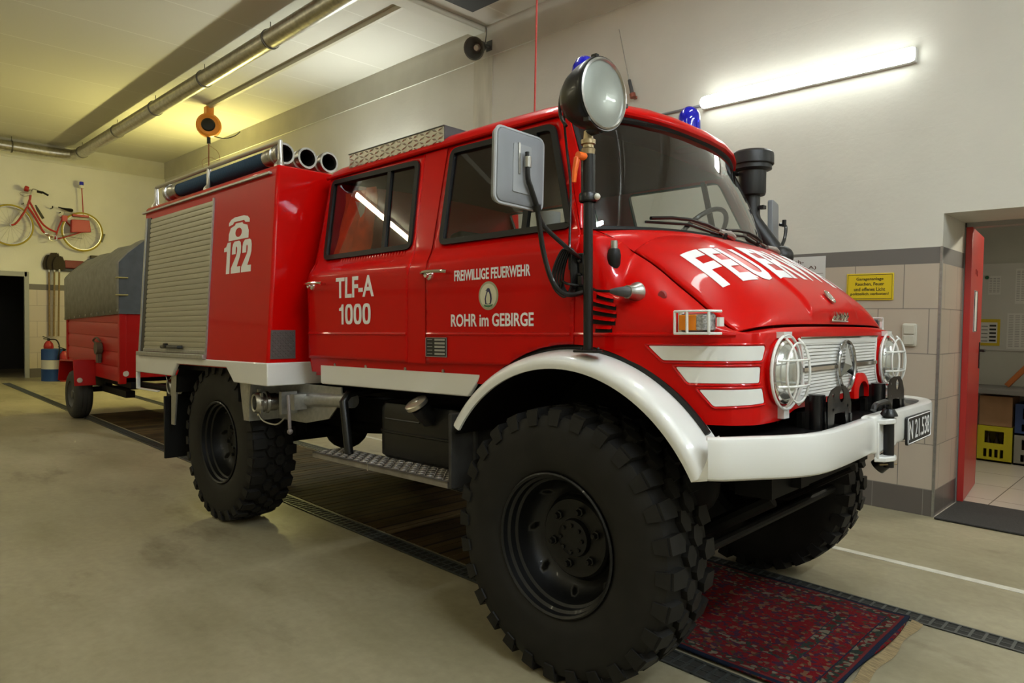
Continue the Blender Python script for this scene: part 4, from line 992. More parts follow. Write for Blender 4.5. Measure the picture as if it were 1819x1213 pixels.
for sd in (-1, 1):
    strip(-4.13, 2.242, -2.09, 2.257, alu, 'drip_rail', -.002, .020, sd=sd, bevel=.003)
    q = MB(); z0, z1 = 1.185, 2.19; rows = []; N = 28
    for k in range(N):
        zb = lerp(z0, z1, k/N); dz = (z1-z0)/N
        for f, h in ((0.0, .001), (.10, .005), (.5, .0065), (.88, .005), (1.0, .001)): rows.append([bf(x, zb+f*dz, h) for x in (-3.965, -2.86)])
    q.grid(rows)
    if sd > 0: q.v = [(x, -y, z) for x, y, z in q.v]; q.flip()
    sh = part(q, 'roller_shutter', mat('shutter_slats', (.40, .375, .28), .38, metal=.35) if sd < 0 else MATS['shutter_slats'], angle=25)
    strip(-4.065, 1.150, -4.035, 2.205, alu, 'shutter_edge', .0, .012, sh, sd, bevel=.002)
    strip(-4.035, 1.165, -3.965, 2.200, blackp, 'guide_rail', .0, .006, sh, sd)
    strip(-2.862, 1.165, -2.845, 2.205, alu, 'shutter_edge', .0, .010, sh, sd)
    strip(-4.06, 1.150, -2.845, 1.180, alu, 'bottom_ledge', .0, .030, sh, sd, bevel=.004)
    strip(-3.965, 1.182, -2.86, 1.205, alu, 'bottom_bar', .0, .012, sh, sd, bevel=.003)
    q = MB(); q.tube([bf(-3.53, 1.222, .01), bf(-3.525, 1.222, .035), bf(-3.42, 1.224, .038), bf(-3.23, 1.222, .035), bf(-3.225, 1.222, .01)], [.014, .014, .013, .012, .012], 10); q.cyl(bf(-3.44, 1.23, .03), bf(-3.44, 1.23, .055), .018, 12)
    if sd > 0: q.v = [(x, -y, z) for x, y, z in q.v]; q.flip()
    part(q, 'shutter_handle', blackp, sh)
# white skirt with trapezoid wheel arch
def skirt_side(sd):
    pl = [(-4.125, 1.150), (-4.125, 1.020), (-3.405, 1.018), (-3.315, 1.106), (-2.540, 1.107), (-2.440, 1.020), (-2.03, 1.018), (-2.03, 1.150)]
    q = MB(); q.prism(pl, 1, sd*1.075, sd*1.100); return q
sk = MB()
for sd in (-1, 1):
    q = skirt_side(sd); sk.add(q.v, q.f)
    sk.b2((-4.125, sd*1.10, .885), (-4.105, sd*1.07, 1.02)); sk.b2((-4.125, sd*1.10, .885), (-3.70, sd*1.07, .898))
sk.b2((-2.045, -1.10, 1.018), (-2.015, 1.10, 1.150)); sk.b2((-4.125, -1.10, 1.018), (-4.10, 1.10, 1.150))
part(sk, 'body_skirt', white, bevel=.008, weld=False)
# wheel box, aluminium panels, couplings
for sd in (-1, 1):
    wl = MB(); pp = [(-3.41, .9), (-3.40, 1.015), (-3.32, 1.10), (-2.545, 1.10), (-2.445, 1.015), (-2.44, .9)]
    wl.grid([[(x, sd*y_, z) for y_ in (1.07, .45)] for x, z in pp]); wl.b2((-3.6, sd*.45, .7), (-2.2, sd*.44, 1.15)); part(wl, 'rear_wheel_well', blackm)
    q = MB(); q.prism([(-2.445, 1.02), (-2.30, 1.02), (-2.335, .79), (-2.39, .79)], 1, sd*1.05, sd*1.06); q.prism([(-2.36, .79), (-2.33, 1.02), (-1.62, 1.02), (-1.62, .95), (-1.75, .835), (-2.0, .79)], 1, sd*.86, sd*.868); q.prism([(-2.33, .865), (-2.33, 1.06), (-2.318, 1.06), (-2.318, .865)], 2, .79, 1.02) if sd > 0 else q.prism([(-2.33, -.865), (-2.33, -1.06), (-2.318, -1.06), (-2.318, -.865)], 2, .79, 1.02)
    part(q, 'lower_panel', alu, weld=False)
    q = MB(); q.prism([(-3.52, 1.02), (-3.41, 1.02), (-3.47, .66), (-3.53, .66)], 1, sd*1.05, sd*1.06); part(q, 'lower_panel', alu)
    q = MB(); q.b2((-3.62, sd*1.08, .405), (-3.60, sd*.70, .86)); part(q, 'rear_mudflap', rubber2, bevel=.004)
def coupling(c, ax, r, name):
    q = MB(); q.lathe([(0, .02), (r*.62, .02), (r*.66, .075), (r*.80, .080), (r*.98, .06), (r*.98, .045), (r*.86, .04), (r*.86, .02), (r*1.0, .016), (r*1.02, .0), (r*.8, -.01), (r*.8, -.05), (r*.7, -.055), (r*.7, -.12)], c, ax, 28)
    for k in range(8):
        a = 2*PI*k/8; e = Vector(ax).normalized(); u = e.orthogonal().normalized(); q.box(Vector(c)+e*.05+(Matrix.Rotation(a, 3, e) @ u)*r*.98, (.014, .014, .03))
    return part(q, name, steel, weld=False)
cc = coupling((-2.24, -.985, .905), (-.15, -1, 0), .066, 'hose_coupling')
q = MB(); q.tube(spline([(-2.24, -.90, .905), (-2.1, -.86, .92), (-1.85, -.86, .935), (-1.55, -.84, .95)], 6), .042, 14); q.box((-2.09, -.93, .91), (.03, .10, .13)); q.box((-1.99, -.92, .92), (.05, .08, .09)); part(q, 'pump_pipe', alu, cc)
q = MB(); q.tube([(-2.0, -.98, .96), (-1.985, -.985, .92), (-1.965, -.99, .77)], .010, 8); q.ball((-1.963, -.99, .755), .017, 10); part(q, 'valve_lever', mat('lever_grey', (.2, .17, .16), .5), cc)
q = MB(); q.tube(spline([(-2.25, -1.04, .85), (-2.20, -1.03, .80), (-2.10, -1.0, .785), (-2.02, -.99, .83)], 8), .005, 6); part(q, 'chain', steel, cc)
cr_ = coupling((-3.66, -.95, .925), (-.1, -1, -.1), .06, 'hose_coupling')
q = MB(); q.tube([(-3.78, -1.0, 1.0), (-3.70, -.99, .85)], .006, 6); part(q, 'chain', steel, cr_)
# vent grating on the front of the body (near side)
q = MB(); q.prism([(-1.074, 1.172), (-.918, 1.172), (-.918, 1.338), (-1.068, 1.338)], 0, BX1, BX1+.006); vo = part(q, 'vent_plate', mat('vent_steel', (.16, .15, .14), .45, metal=.6))
q = MB(); chequer(q, lambda u, v, h: (BX1+.0065+h, lerp(-1.066, -.925, u), lerp(1.18, 1.33, v)), 9, 10, .004, 1/9, 1/10); part(q, 'vent_pattern', MATS['vent_steel'], vo, angle=0, weld=False)
# roof rail
for sd in (-1, 1):
    q = MB(); q.tube([(-2.085, sd*.97, 2.44), (-3.0, sd*.97, 2.445), (-4.02, sd*.97, 2.447), (-4.035, sd*.97, 2.43)], .013, 10)
    for x in (-2.09, -3.07, -4.03): q.tube([(x, sd*.975, 2.29), (x, sd*.975, 2.305), (x, sd*.97, 2.33), (x, sd*.97, 2.445)], [.034, .030, .017, .013], 12)
    part(q, 'roof_rail', mat('rail_aluminium', (.55, .54, .50), .3, metal=1) if sd < 0 else MATS['rail_aluminium'], weld=False)

# ---------------------------------------------------------------- lettering on the sides
def cabtext(x0, z0, x1, z1, x2=None):
    return lambda u, v, h: (lerp(x0, x1, u), -(wcab(lerp(z0, z1, v))+.0012+h), lerp(z0, z1, v))
d = doors['r', -1]; f_ = doors['f', -1]
part(text_on(cabtext(-1.578, 1.508, -1.232, 1.618), 'TLF-A', .022), 'lettering', white2, d, angle=0)
part(text_on(cabtext(-.622, 1.552, -.168, 1.600), 'FREIWILLIGE FEUERWEHR', .022), 'lettering', white2, f_, angle=0)
part(text_on(cabtext(-.645, 1.350, -.150, 1.406), 'ROHR im GEBIRGE', .020), 'lettering', white2, f_, angle=0)
def boxtext(x0, z0, x1, z1): return lambda u, v, h: (lerp(x0, x1, u), -(wbox(lerp(z0, z1, v))+.0012+h), lerp(z0, z1, v))
def shape_on(fm, poly, holes=[]):
    q = panel(poly, holes, .2, lambda u, v: fm(u, v, .0012), .08); f = q.f[0]; a, b, c = (Vector(q.v[i]) for i in f[:3])
    return q.flip() if (b-a).cross(c-a).y > 0 else q
ONE = [(.50, 1), (1, 1), (1, 0), (.46, 0), (.46, .72), (0, .72), (0, .84), (.30, .87)]
TWO = [(.03, .60), (.03, .80), (.10, .93), (.25, 1), (.75, 1), (.90, .95), (.97, .82), (.97, .62), (.90, .50), (.62, .20), (1.0, .20), (1.0, 0), (0, 0), (0, .17), (.52, .56), (.57, .66), (.57, .78), (.52, .83), (.47, .83), (.43, .78), (.43, .60)]
ZERO = [(.5+.5*math.copysign(abs(math.cos(a))**.62, math.cos(a)), .5+.5*math.copysign(abs(math.sin(a))**.75, math.sin(a))) for a in [2*PI*k/36 for k in range(36)]]
ZHOLE = [(.5+.20*math.copysign(abs(math.cos(a))**.7, math.cos(a)), .5+.34*math.copysign(abs(math.sin(a))**.8, math.sin(a))) for a in [2*PI*k/28 for k in range(28)]]
def between_(fm, u0, u1): return lambda u, v, h: fm(lerp(u0, u1, u), v, h)
bt = boxtext(-2.665, 1.690, -2.288, 1.888); q = shape_on(between_(bt, 0, .24), ONE)
for a_, c_ in ((.29, .63), (.66, 1.0)): z_ = shape_on(between_(bt, a_, c_), TWO); q.add(z_.v, z_.f)
part(q, 'emergency_number', white2, angle=0)
bt = cabtext(-1.548, 1.367, -1.258, 1.474); q = shape_on(between_(bt, 0, .15), [(.62, 1), (1, 1), (1, 0), (.55, 0), (.55, .68), (0, .68), (0, .80), (.42, .86)])
for a_ in (.20, .475, .75): z_ = shape_on(between_(bt, a_, a_+.25), ZERO, [ZHOLE]); q.add(z_.v, z_.f)
part(q, 'lettering', white2, d, angle=0)
ph = [(.02, 0), (.98, 0), (.98, .30), (.90, .56), (.70, .64), (.66, .72), (.34, .72), (.30, .64), (.10, .56), (.02, .30)]
dial = [(.5+.155*math.cos(2*PI*k/24), .31+.20*math.sin(2*PI*k/24)) for k in range(24)]
bt = boxtext(-2.615, 1.897, -2.335, 2.04)
q = panel(ph, [dial], .12, lambda u, v: bt(u, v, .001), .06)
f = q.f[0]; a_, b_c, c_ = (Vector(q.v[i]) for i in f[:3])
if (b_c-a_).cross(c_-a_).y > 0: q.flip()
rc = [(0, .66), (.0, .80), (.10, .93), (.28, 1.0), (.72, 1.0), (.90, .93), (1.0, .80), (1.0, .66), (.80, .70), (.74, .80), (.26, .80), (.20, .70)]
q2 = panel(rc, [], .12, lambda u, v: bt(u, v, .001), .06); f = q2.f[0]; a_, b_c, c_ = (Vector(q2.v[i]) for i in f[:3])
if (b_c-a_).cross(c_-a_).y > 0: q2.flip()
q.add(q2.v, q2.f)
q3 = panel([(.56, .22), (.62, .27), (.70, .13), (.64, .09)], [], .1, lambda u, v: bt(u, v, .0016), .1)
part(q, 'telephone_symbol', white2, angle=0)
# oval crest with the upright bird
cx_, cz_, rx_, rz_ = -.407, 1.481, .059, .061
def ov(k, n=40, c=(cx_, cz_)): return [(c[0]+rx_*k*math.cos(2*PI*i/n), c[1]+rz_*k*math.sin(2*PI*i/n)) for i in range(n)]
def decal(poly, m, name, h, parent, holes=[]):
    q = panel(poly, holes, .02, lambda x, z: (x, -(wcab(z)+h), z), .01); f = q.f[0]; a, b, c = (Vector(q.v[i]) for i in f[:3])
    if (b-a).cross(c-a).y > 0: q.flip()
    return part(q, name, m, parent, angle=0)
cr_o = decal(ov(1), mat('crest_gold', (.34, .33, .21), .5), 'crest', .0015, f_)
def cp(pts): return [(cx_+x*.001, cz_+z*.001) for x, z in pts]
q = panel(ov(.86), [], .02, lambda x, z: (x, -(wcab(z)+.0022), z), .01)
q.v = q.v
def sub(poly, m, name, h):
    q = panel(poly, [], .02, lambda x, z: (x, -(wcab(z)+h), z), .006); f = q.f[0]; a, b, c = (Vector(q.v[i]) for i in f[:3])
    if (b-a).cross(c-a).y > 0: q.flip()
    part(q, name, m, cr_o, angle=0) if False else part(q, name, m, f_, angle=0)
sub(ov(.84), cream, 'crest_field', .0022)
sub(cp([(-30, -36), (-22, -46), (0, -50), (22, -46), (30, -36), (10, -40), (-12, -40)]), green, 'crest_meadow', .0028)
sub(cp([(-18, -36), (-21, -14), (-14, 8), (-8, 22), (-10, 27), (-2, 33), (8, 31), (12, 22), (19, 6), (22, -14), (18, -30), (12, -38), (8, -36), (-6, -37)]), navy, 'crest_bird', .0030)
sub(cp([(-10, -32), (-13, -14), (-8, 6), (-2, 16), (4, 16), (9, 6), (13, -14), (10, -32), (0, -35)]), cream, 'crest_bird_belly', .0036)
sub(cp([(-9, 26), (-18, 22), (-8, 21)]), navy, 'crest_beak', .0030)
# black data plate on the front door
q = MB(); q.prism([(-.820, 1.212), (-.672, 1.212), (-.672, 1.302), (-.820, 1.302)], 1, -wcab(1.25)-.001, -wcab(1.25)-.004); dp = part(q, 'data_plate', blacki, f_, weld='fix')
q = MB()
for k in range(5): q.b2((-.756, -wcab(1.25)-.0045, 1.222+.0162*k), (-.685, -wcab(1.25)-.0055, 1.231+.0162*k)); q.b2((-.808, -wcab(1.25)-.0045, 1.2255+.0162*k), (-.772, -wcab(1.25)-.0055, 1.228+.0162*k))
q.tube([(x, -wcab(1.25)-.005, z) for x, z in ((-.818, 1.214), (-.674, 1.214), (-.674, 1.300), (-.818, 1.300))], .0016, 5, closed=True)
part(q, 'data_plate_fields', mat('plate_silver', (.40, .39, .37), .4, metal=.4), f_, weld=False)

# ---------------------------------------------------------------- chassis (dark)
q = MB()
for sd in (-1, 1): q.b2((-4.05, sd*.30, .74), (.70, sd*.38, .90))
q.b2((-1.9, -.30, .62), (-.4, .30, .95)); q.b2((-.4, -.33, .70), (.45, .33, 1.20)); q.b2((-3.5, -.40, .9), (-2.3, .40, 1.10)); q.b2((-4.0, -1.0, 1.06), (-2.1, 1.0, 1.10)); q.b2((-1.85, -.85, 1.05), (-.45, .85, 1.10)); q.b2((-4.05, -.9, .80), (-3.95, .9, .95))
q.b2((.52, -.55, .72), (.66, .55, .90)); q.b2((.60, -.9, .86), (.68, .9, .92))
part(q, 'chassis_frame', blackm, weld=False)
for x in (0, -2.9):
    q = MB(); q.cyl((x, -.7, .60), (x, .7, .60), .065, 16); q.ball((x, 0, .60), .17, 20); 
    for sd in (-1, 1): q.box((x, sd*.70, .56), (.16, .12, .24)); q.cyl((x+.02, sd*.42, .6), (x+.02, sd*.42, .95), .06, 14)
    q.cyl((x-.1, 0, .62), (x-.9 if x == 0 else x+.9, 0, .70), .08, 14); part(q, 'axle', blackm, weld=False)
q = MB(); q.tube([(.62, -.45, .70), (.30, -.50, .50), (.05, -.55, .46)], .03, 10); q.tube([(.62, .45, .70), (.30, .50, .50), (.05, .55, .46)], .03, 10); q.tube([(.45, -.7, .52), (.45, .7, .52)], .02, 10); part(q, 'steering_rods', blackm, weld=False)
# step, fuel tank, hanger
q = MB(); q.b2((-1.72, -.99, .660), (-.60, -.80, .668)); q.b2((-1.72, -.99, .640), (-.60, -.984, .668)); q.b2((-1.205, -.992, .637), (-1.195, -.80, .669))
chequer(q, lambda u, v, h: (lerp(-1.71, -.61, u), lerp(-.98, -.81, v), .6685+h), 34, 5, .007, 1/34, 1/5); part(q, 'step_board', noisy(mat('worn_step_plate', (.30, .28, .26), .45, metal=.8), 9, .3), weld=False, angle=20)
q = MB(); q.tube([(-1.60, -.70, .99), (-1.565, -.86, .985), (-1.55, -.90, .95), (-1.50, -.90, .67)], .024, 12); part(q, 'step_hanger', blackp)
q = MB(); q.tube([(-.70, -.70, .8), (-.68, -.88, .66)], .02, 10); part(q, 'step_hanger', blackp)
q = MB(); pl = rrect(-1.375, -.82, -.70, -.42, .09, 6); rows = [[(x, y_, z) for x, y_ in [(lerp(-1.04, a, k), lerp(-.62, b, k)) for a, b in pl]] for z, k in ((.67, .94), (.685, 1), (.80, 1.0), (.805, 1.025), (.812, 1.025), (.817, 1.0), (.93, 1), (.955, .95), (.96, .9))]
q.grid(rows, wrap=True); q.add(rows[0], [list(range(len(pl)))]); q.add(rows[-1], [list(range(len(pl)))[::-1]]); ft = part(q, 'fuel_tank', blackp, weld='fix')
q = MB(); q.cyl((-.92, -.82, .90), (-.915, -.90, .975), .045, 18); part(q, 'filler_neck', blackp, ft)
q = MB(); q.lathe([(.052, 0), (.058, .004), (.058, .022), (.050, .027), (.02, .029), (.018, .034), (0, .034)], (-.915, -.90, .972), (-.12, -.52, .85), 24); part(q, 'filler_cap', mat('cap_zinc', (.52, .48, .40), .3, metal=.9), ft)
q = MB()
q.tube([(-1.28, -.822, .875), (-1.0, -.822, .875)], .004, 6); part(q, 'tank_rib', blackp, ft)

# ---------------------------------------------------------------- wheels
def lug(mb, poly, r0, r1, sl=0.0):
    """block on the tread: poly of (angle, y)"""
    n = len(poly); cyy = sum(p[1] for p in poly)/n; caa = sum(p[0] for p in poly)/n
    rad = lambda y: -max(0, abs(y)-.10)**2*3.2
    lo = [((r0+rad(y))*math.cos(a), y, (r0+rad(y))*math.sin(a)) for a, y in poly]
    hi = [((r1+rad(y))*math.cos(lerp(a, caa, .06)), lerp(y, cyy, .06), (r1+rad(y))*math.sin(lerp(a, caa, .06))) for a, y in poly]
    mb.add(lo+hi, [list(range(n, 2*n))]+[(i, (i+1) % n, n+(i+1) % n, n+i) for i in range(n)])
def tyre_mesh():
    q = MB(); prof = [(.270, -.128), (.285, -.140), (.33, -.150), (.385, -.154), (.43, -.152), (.465, -.146), (.488, -.134), (.492, -.118), (.498, -.06), (.500, 0)]
    prof = prof+[(r, -y) for r, y in prof[-2::-1]]
    q.lathe([(r, y) for r, y in prof], (0, 0, 0), (0, 1, 0), 72)
    N = 28; p = 2*PI/N; RO = .522
    for k in range(N):
        a = k*p
        for s, o in ((-1, 0), (1, .5)):
            b = a+o*p
            # shoulder block reaching over the sidewall
            pl = [(b-.30*p, s*.066), (b+.02*p, s*.056), (b+.30*p, s*.078), (b+.26*p, s*.144), (b-.28*p, s*.144)]
            lug(q, pl if s > 0 else pl[::-1], .487, RO)
            e = [(b-.27*p, .506, .142), (b+.25*p, .506, .142), (b+.20*p, .452, .149), (b-.22*p, .452, .149)]; e2 = [(aa_, r+.002, y+.006) for aa_, r, y in e]
            V = [(r*math.cos(aa_), s*y, r*math.sin(aa_)) for aa_, r, y in e+e2]
            q.add(V, [(4, 5, 6, 7), (0, 1, 5, 4), (1, 2, 6, 5), (2, 3, 7, 6), (3, 0, 4, 7)] if s < 0 else [(7, 6, 5, 4), (4, 5, 1, 0), (5, 6, 2, 1), (6, 7, 3, 2), (7, 4, 0, 3)])
            # centre lozenge
            c = b+.5*p
            pl = [(c-.30*p, s*.010), (c-.02*p, s*-.004), (c+.32*p, s*.012), (c+.36*p, s*.040), (c+.05*p, s*.062), (c-.28*p, s*.046)]
            lug(q, pl if s > 0 else pl[::-1], .487, RO)
    return q
def rim_mesh():
    q = MB(); prof = [(.268, -.128), (.2725, -.136), (.2735, -.142), (.268, -.146), (.260, -.140), (.258, -.118), (.248, -.110), (.246, -.085), (.236, -.078), (.232, -.03), (.215, .0), (.195, .02), (.175, .03), (.163, .022), (.158, -.002), (.150, -.010), (.135, -.006), (.118, -.002), (.075, -.002), (.070, -.022), (.045, -.030), (0, -.030)]
    q.lathe(prof, (0, 0, 0), (0, 1, 0), 56)
    q.lathe([(.268, .128), (.24, .10), (.235, .03), (.215, .0)], (0, 0, 0), (0, 1, 0), 40)
    for k in range(6):
        a = 2*PI*k/6+.3; c = (.108*math.cos(a), -.004, .108*math.sin(a)); q.lathe([(0, .030), (.010, .028), (.013, .012), (.018, .010), (.018, 0)], c, (0, -1, 0), 6)
    for k in range(8):
        a = 2*PI*k/8; c = (.052*math.cos(a), -.026, .052*math.sin(a)); q.lathe([(0, .012), (.008, .010), (.009, 0)], c, (0, -1, 0), 6)
    return q
tm = tyre_mesh(); rm = rim_mesh(); first = None
rimm = mat('black_rim_paint', (.005, .005, .005), .42, coat=.08, spec=.35)
for i, (x, y_, rz) in enumerate(((0, -.863, 0), (-2.9, -.863, 0), (0, .863, PI), (-2.9, .863, PI))):
    if first is None:
        ty = tm.build('wheel_tyre', rubber, T, angle=32, weld=False); ri = rm.build('rim', rimm, ty, angle=30); first = ty
    else: ty = copy_tree(first, T)
    ty.location = (x, y_, .523); ty.rotation_euler = (0, .12*i, rz)
# ================================================================== THINGS AROUND THE TRUCK
# ---- suction hoses on the roof of the equipment body
def hose(y, label, x0=-2.12, x1=-3.86, z=2.385, r=.0465):
    t = thing('suction_hose', label, 'hose', (0, 0, 0), T.rotation_euler.z, 'suction hoses on the body roof')
    def p(mb, name, m, **k):
        o = mb.build(name, m, t, **k); o.rotation_euler = (0, PITCH_T, 0); return o
    q = MB(); n = 90; pts = [(lerp(x0-.20, x1+.20, k/n), y, z) for k in range(n+1)]
    q.tube(pts, [r*(1+.035*(k % 2)) for k in range(n+1)], 16); p(q, 'hose_body', bluec, angle=60)
    for s, xa, xe in ((1, x0-.20, x0), (-1, x1+.20, x1)):
        q = MB(); L = (xe-xa)
        q.lathe([(r*1.05, 0), (r*1.1, .02), (r*1.1, .06), (r*.98, .07), (r*1.2, .10), (r*1.28, .125), (r*1.05, .13), (r*1.02, .15), (r*1.36, .155), (r*1.40, .185), (r*1.36, .20), (r*1.10, .20), (r*1.0, .185), (r*.86, .12), (r*.8, 0)], (xa, y, z), (s, 0, 0), 30); p(q, 'coupling', steel)
    q = MB(); q.lathe([(r*.86, .0), (r*.80, -.12), (0, -.122)], (x0-.01, y, z), (1, 0, 0), 24); p(q, 'dark_bore', blackm)
    return t
hose(-.925, 'blue suction hose beside the roof rail, its coupling behind the rail post')
hose(-.775, 'blue suction hose second from the rail on the body roof')
hose(-.625, 'blue suction hose third from the rail, next to the crew cab roof')

# ---- trailer
TR = thing('trailer', 'red single-axle trailer with grey tarpaulin parked behind the fire engine', 'trailer', (0, 0, 0))
def tp(mb, name, m, parent=None, **k): return mb.build(name, m, parent or TR, **k)
tred = mat('trailer_red', (.40, .006, .004), .4, coat=.1, spec=.2)
x0, x1, y0, y1, z0, z1 = -9.65, -7.17, -.50, .74, .56, 1.44
q = MB(); q.b2((x0, y0+.03, z0), (x1, y1-.03, z0+.05)); q.b2((x0, y0+.02, z0), (x0+.03, y1-.02, z1-.12)); q.b2((x1-.03, y0+.02, z0), (x1, y1-.02, z1))
N = 5
for s, y in ((-1, y0), (1, y1)):
    rows = []
    for k in range(N):
        zb = lerp(z0, z1-.02, k/N); dz = (z1-z0-.02)/N
        for f, d in ((0, .010), (.05, .003), (.40, .0), (.86, .002), (.93, .010)): rows.append([(x, y-s*d, zb+f*dz) for x in (x0, x1)])
    rows.append([(x, y-s*.02, z1-.02) for x in (x0, x1)]); q.grid(rows)
tp(q, 'box_body', tred, weld=False)
for x in (x0, x1-.06):
    for y in (y0, y1-.06): q = MB(); q.b2((x-.005, y-.008, z0-.02), (x+.07, y+.068, z1+.06)); tp(q, 'corner_post', tred, bevel=.008)
prof = [(-.515, 1.36), (-.515, 1.955), (-.42, 2.07), (-.23, 2.24), (.10, 2.34), (.45, 2.24), (.66, 2.07), (.755, 1.955), (.755, 1.36)]
q = MB(); rows = []
for i in range(25):
    t = i/24; x = lerp(x0-.02, x1+.02, t); sag = .012*math.sin(t*PI*6)
    rows.append([(x, y+(.010*math.sin(9*t+z*5) if 0 < k < 8 else 0), z-(.10*(1-t) if z < 1.5 else lerp(.12, 0, t)) - (sag if z > 2 else 0)) for k, (y, z) in enumerate(prof)])
q.grid(rows); tp(q, 'tarpaulin', canvas, angle=60, solid=.006)
q = MB(); q.add([(x1+.024, y, z) for y, z in prof], [list(range(9))]); tp(q, 'tarpaulin_end', canvasd, angle=0)
q = MB(); q.add([(x0-.024, y, z-.1) for y, z in prof], [list(range(9))[::-1]]); tp(q, 'tarpaulin_end', canvasd, angle=0)
ysm = mat('yellow_strap', (.35, .30, .10), .6)
for z in (1.78, 1.58): q = MB(); q.tube([(x1-.05, y0-.025, z), (x1+.035, y0-.02, z), (x1+.04, y0+.075, z)], .010, 6); tp(q, 'tarp_strap', ysm)
q = MB(); q.b2((x1+.026, y0+.28, 1.36), (x1+.034, y0+.31, 1.46)); tp(q, 'tarp_strap', ysm)
q = MB()
for i in range(10): q.cyl((lerp(x0, x1, i/9.), y0-.03, lerp(1.28, 1.40, i/9.)), (lerp(x0, x1, i/9.), y0-.01, lerp(1.28, 1.40, i/9.)), .015, 8)
tp(q, 'tarp_eyelets', steel, weld=False)
WX = -8.6
for s, yo in ((-1, -.735), (1, .975)):
    yi = yo-s*.24
    q = MB(); pr = [(WX-.45, .46), (WX-.36, .74), (WX+.36, .77), (WX+.42, .45), (WX+.405, .45), (WX+.345, .755), (WX-.35, .725), (WX-.43, .46)]
    q.prism(pr, 1, yo, yi); f = tp(q, 'mudguard', tred, bevel=.006)
    q = MB(); q.lathe([(0, .012), (.028, .010), (.032, 0)], (WX+.412, yo-s*.06, .52), (1, 0, 0), 18); tp(q, 'white_reflector', ivory, f)
    q = MB(); c = (WX, yo-s*.145, .31); W_ = .095
    pf = [(.17, -W_), (.20, -W_-.008), (.26, -W_-.006), (.295, -W_+.012), (.308, -W_+.035)]; pf = pf+[(.310, -.03), (.305, -.028), (.305, -.022), (.310, -.02)]; pf = pf+[(r, -y) for r, y in pf[::-1]]
    q.lathe(pf, c, (0, 1, 0), 40); ty_ = tp(q, 'wheel', mat('trailer_tyre', (.03, .029, .026), .7) if 'trailer_tyre' not in MATS else MATS['trailer_tyre'])
    q = MB(); q.lathe([(.172, .085), (.165, .092), (.15, .07), (.10, .05), (.07, .055), (.05, .08), (0, .085)], c, (0, s, 0), 28); tp(q, 'wheel_rim', dgrey, ty_)
q = MB(); q.lathe([(0, .012), (.032, .010), (.036, 0)], (x1, y0+.06, .66), (1, 0, 0), 20); tp(q, 'white_reflector', ivory)
q = MB(); q.cyl((WX, -.6, .36), (WX, .85, .36), .035, 12); q.b2((x0+.2, -.38, .48), (x1, -.30, .56)); q.b2((x0+.2, .54, .48), (x1, .62, .56)); q.b2((WX-.3, -.36, .40), (WX+.3, -.28, .48))
q.tube([(x1-.2, -.3, .52), (-5.6, .10, .50), (-4.45, .12, .50)], .04, 8); q.tube([(x1-.2, .55, .52), (-5.6, .14, .50)], .04, 8); q.b2((-8.3, -.40, .36), (-7.3, -.30, .44)); tp(q, 'axle_and_drawbar', blackm, weld=False)
q = MB(); q.cyl((x1-.75, y0-.005, .93), (x1-.75, y0-.07, .93), .075, 16); q.tube(spline([(x1-.95, y0-.01, .98), (x1-1.0, y0-.03, 1.02), (x1-.85, y0-.03, 1.06), (x1-.7, y0-.03, 1.02)], 5), .012, 6); q.b2((x1-.80, y0-.05, .75), (x1-.72, y0-.01, .88)); tp(q, 'cable_winch', mat('dark_bronze', (.09, .07, .045), .6), weld=False)

# ---- bicycle on the back wall
BK = thing('bicycle', 'old red ladies bicycle with yellow tyres hung on the back wall', 'bicycle', (XB, 0, 0))
def kp(mb, name, m, parent=None, **k): return mb.build(name, m, parent or BK, **k)
def bq(px, py, x=.16): return (x, -.266+(px/6.486-16)*.00988, 3.09-(300+py/6.486-401)*.0117)
Fc = Vector((.16, -.266, 3.09)); Rc = Vector((.16, .989, 3.078)); RR = .375
for c, nm in ((Fc, 'front'), (Rc, 'rear')):
    q = MB(); q.tube([c+Vector((0, RR*math.cos(t), RR*math.sin(t)*1.06)) for t in [2*PI*k/48 for k in range(48)]], .019, 8, closed=True); wh = kp(q, 'wheel_tyre', bikeyel)
    q = MB(); q.tube([c+Vector((0, (RR-.022)*math.cos(t), (RR-.022)*math.sin(t)*1.06)) for t in [2*PI*k/48 for k in range(48)]], .009, 6, closed=True)
    q.cyl(c-Vector((.05, 0, 0)), c+Vector((.05, 0, 0)), .022, 10)
    for k in range(18):
        a = 2*PI*k/18; q.tube([c+Vector((.02*(-1)**k, 0, 0)), c+Vector((0, (RR-.02)*math.cos(a), (RR-.02)*math.sin(a)*1.06))], .0018, 4)
    kp(q, 'rim_and_spokes', steel, wh, weld=False)
q = MB(); head = [bq(318, 345), bq(292, 420)]
q.tube([bq(325, 300), *head], .020, 10)
for dx in (-.045, .045): q.tube(spline([Vector(bq(290, 430))+Vector((dx*.6, 0, 0)), Vector(bq(215, 560))+Vector((dx, 0, 0)), Vector(bq(150, 640))+Vector((dx, 0, 0)), Fc+Vector((dx, 0, 0))], 6), .016, 8)
q.tube(spline([bq(290, 430), bq(345, 500), bq(420, 620), bq(470, 700), bq(570, 755)], 6), .021, 8)
q.tube(spline([bq(312, 370), bq(380, 490), bq(450, 600), bq(530, 660), bq(620, 690)], 6), .019, 8)
q.tube([bq(600, 770), bq(640, 640), bq(700, 500)], .016, 8)
for dx in (-.05, .05):
    q.tube([Vector(bq(600, 765)), Vector(bq(660, 760))+Vector((dx, 0, 0)), Rc+Vector((dx, 0, 0))], .011, 8); q.tube([Vector(bq(690, 520)), Vector(bq(800, 620))+Vector((dx, 0, 0)), Rc+Vector((dx, 0, 0))], .009, 8)
kp(q, 'frame', bikered, weld=False)
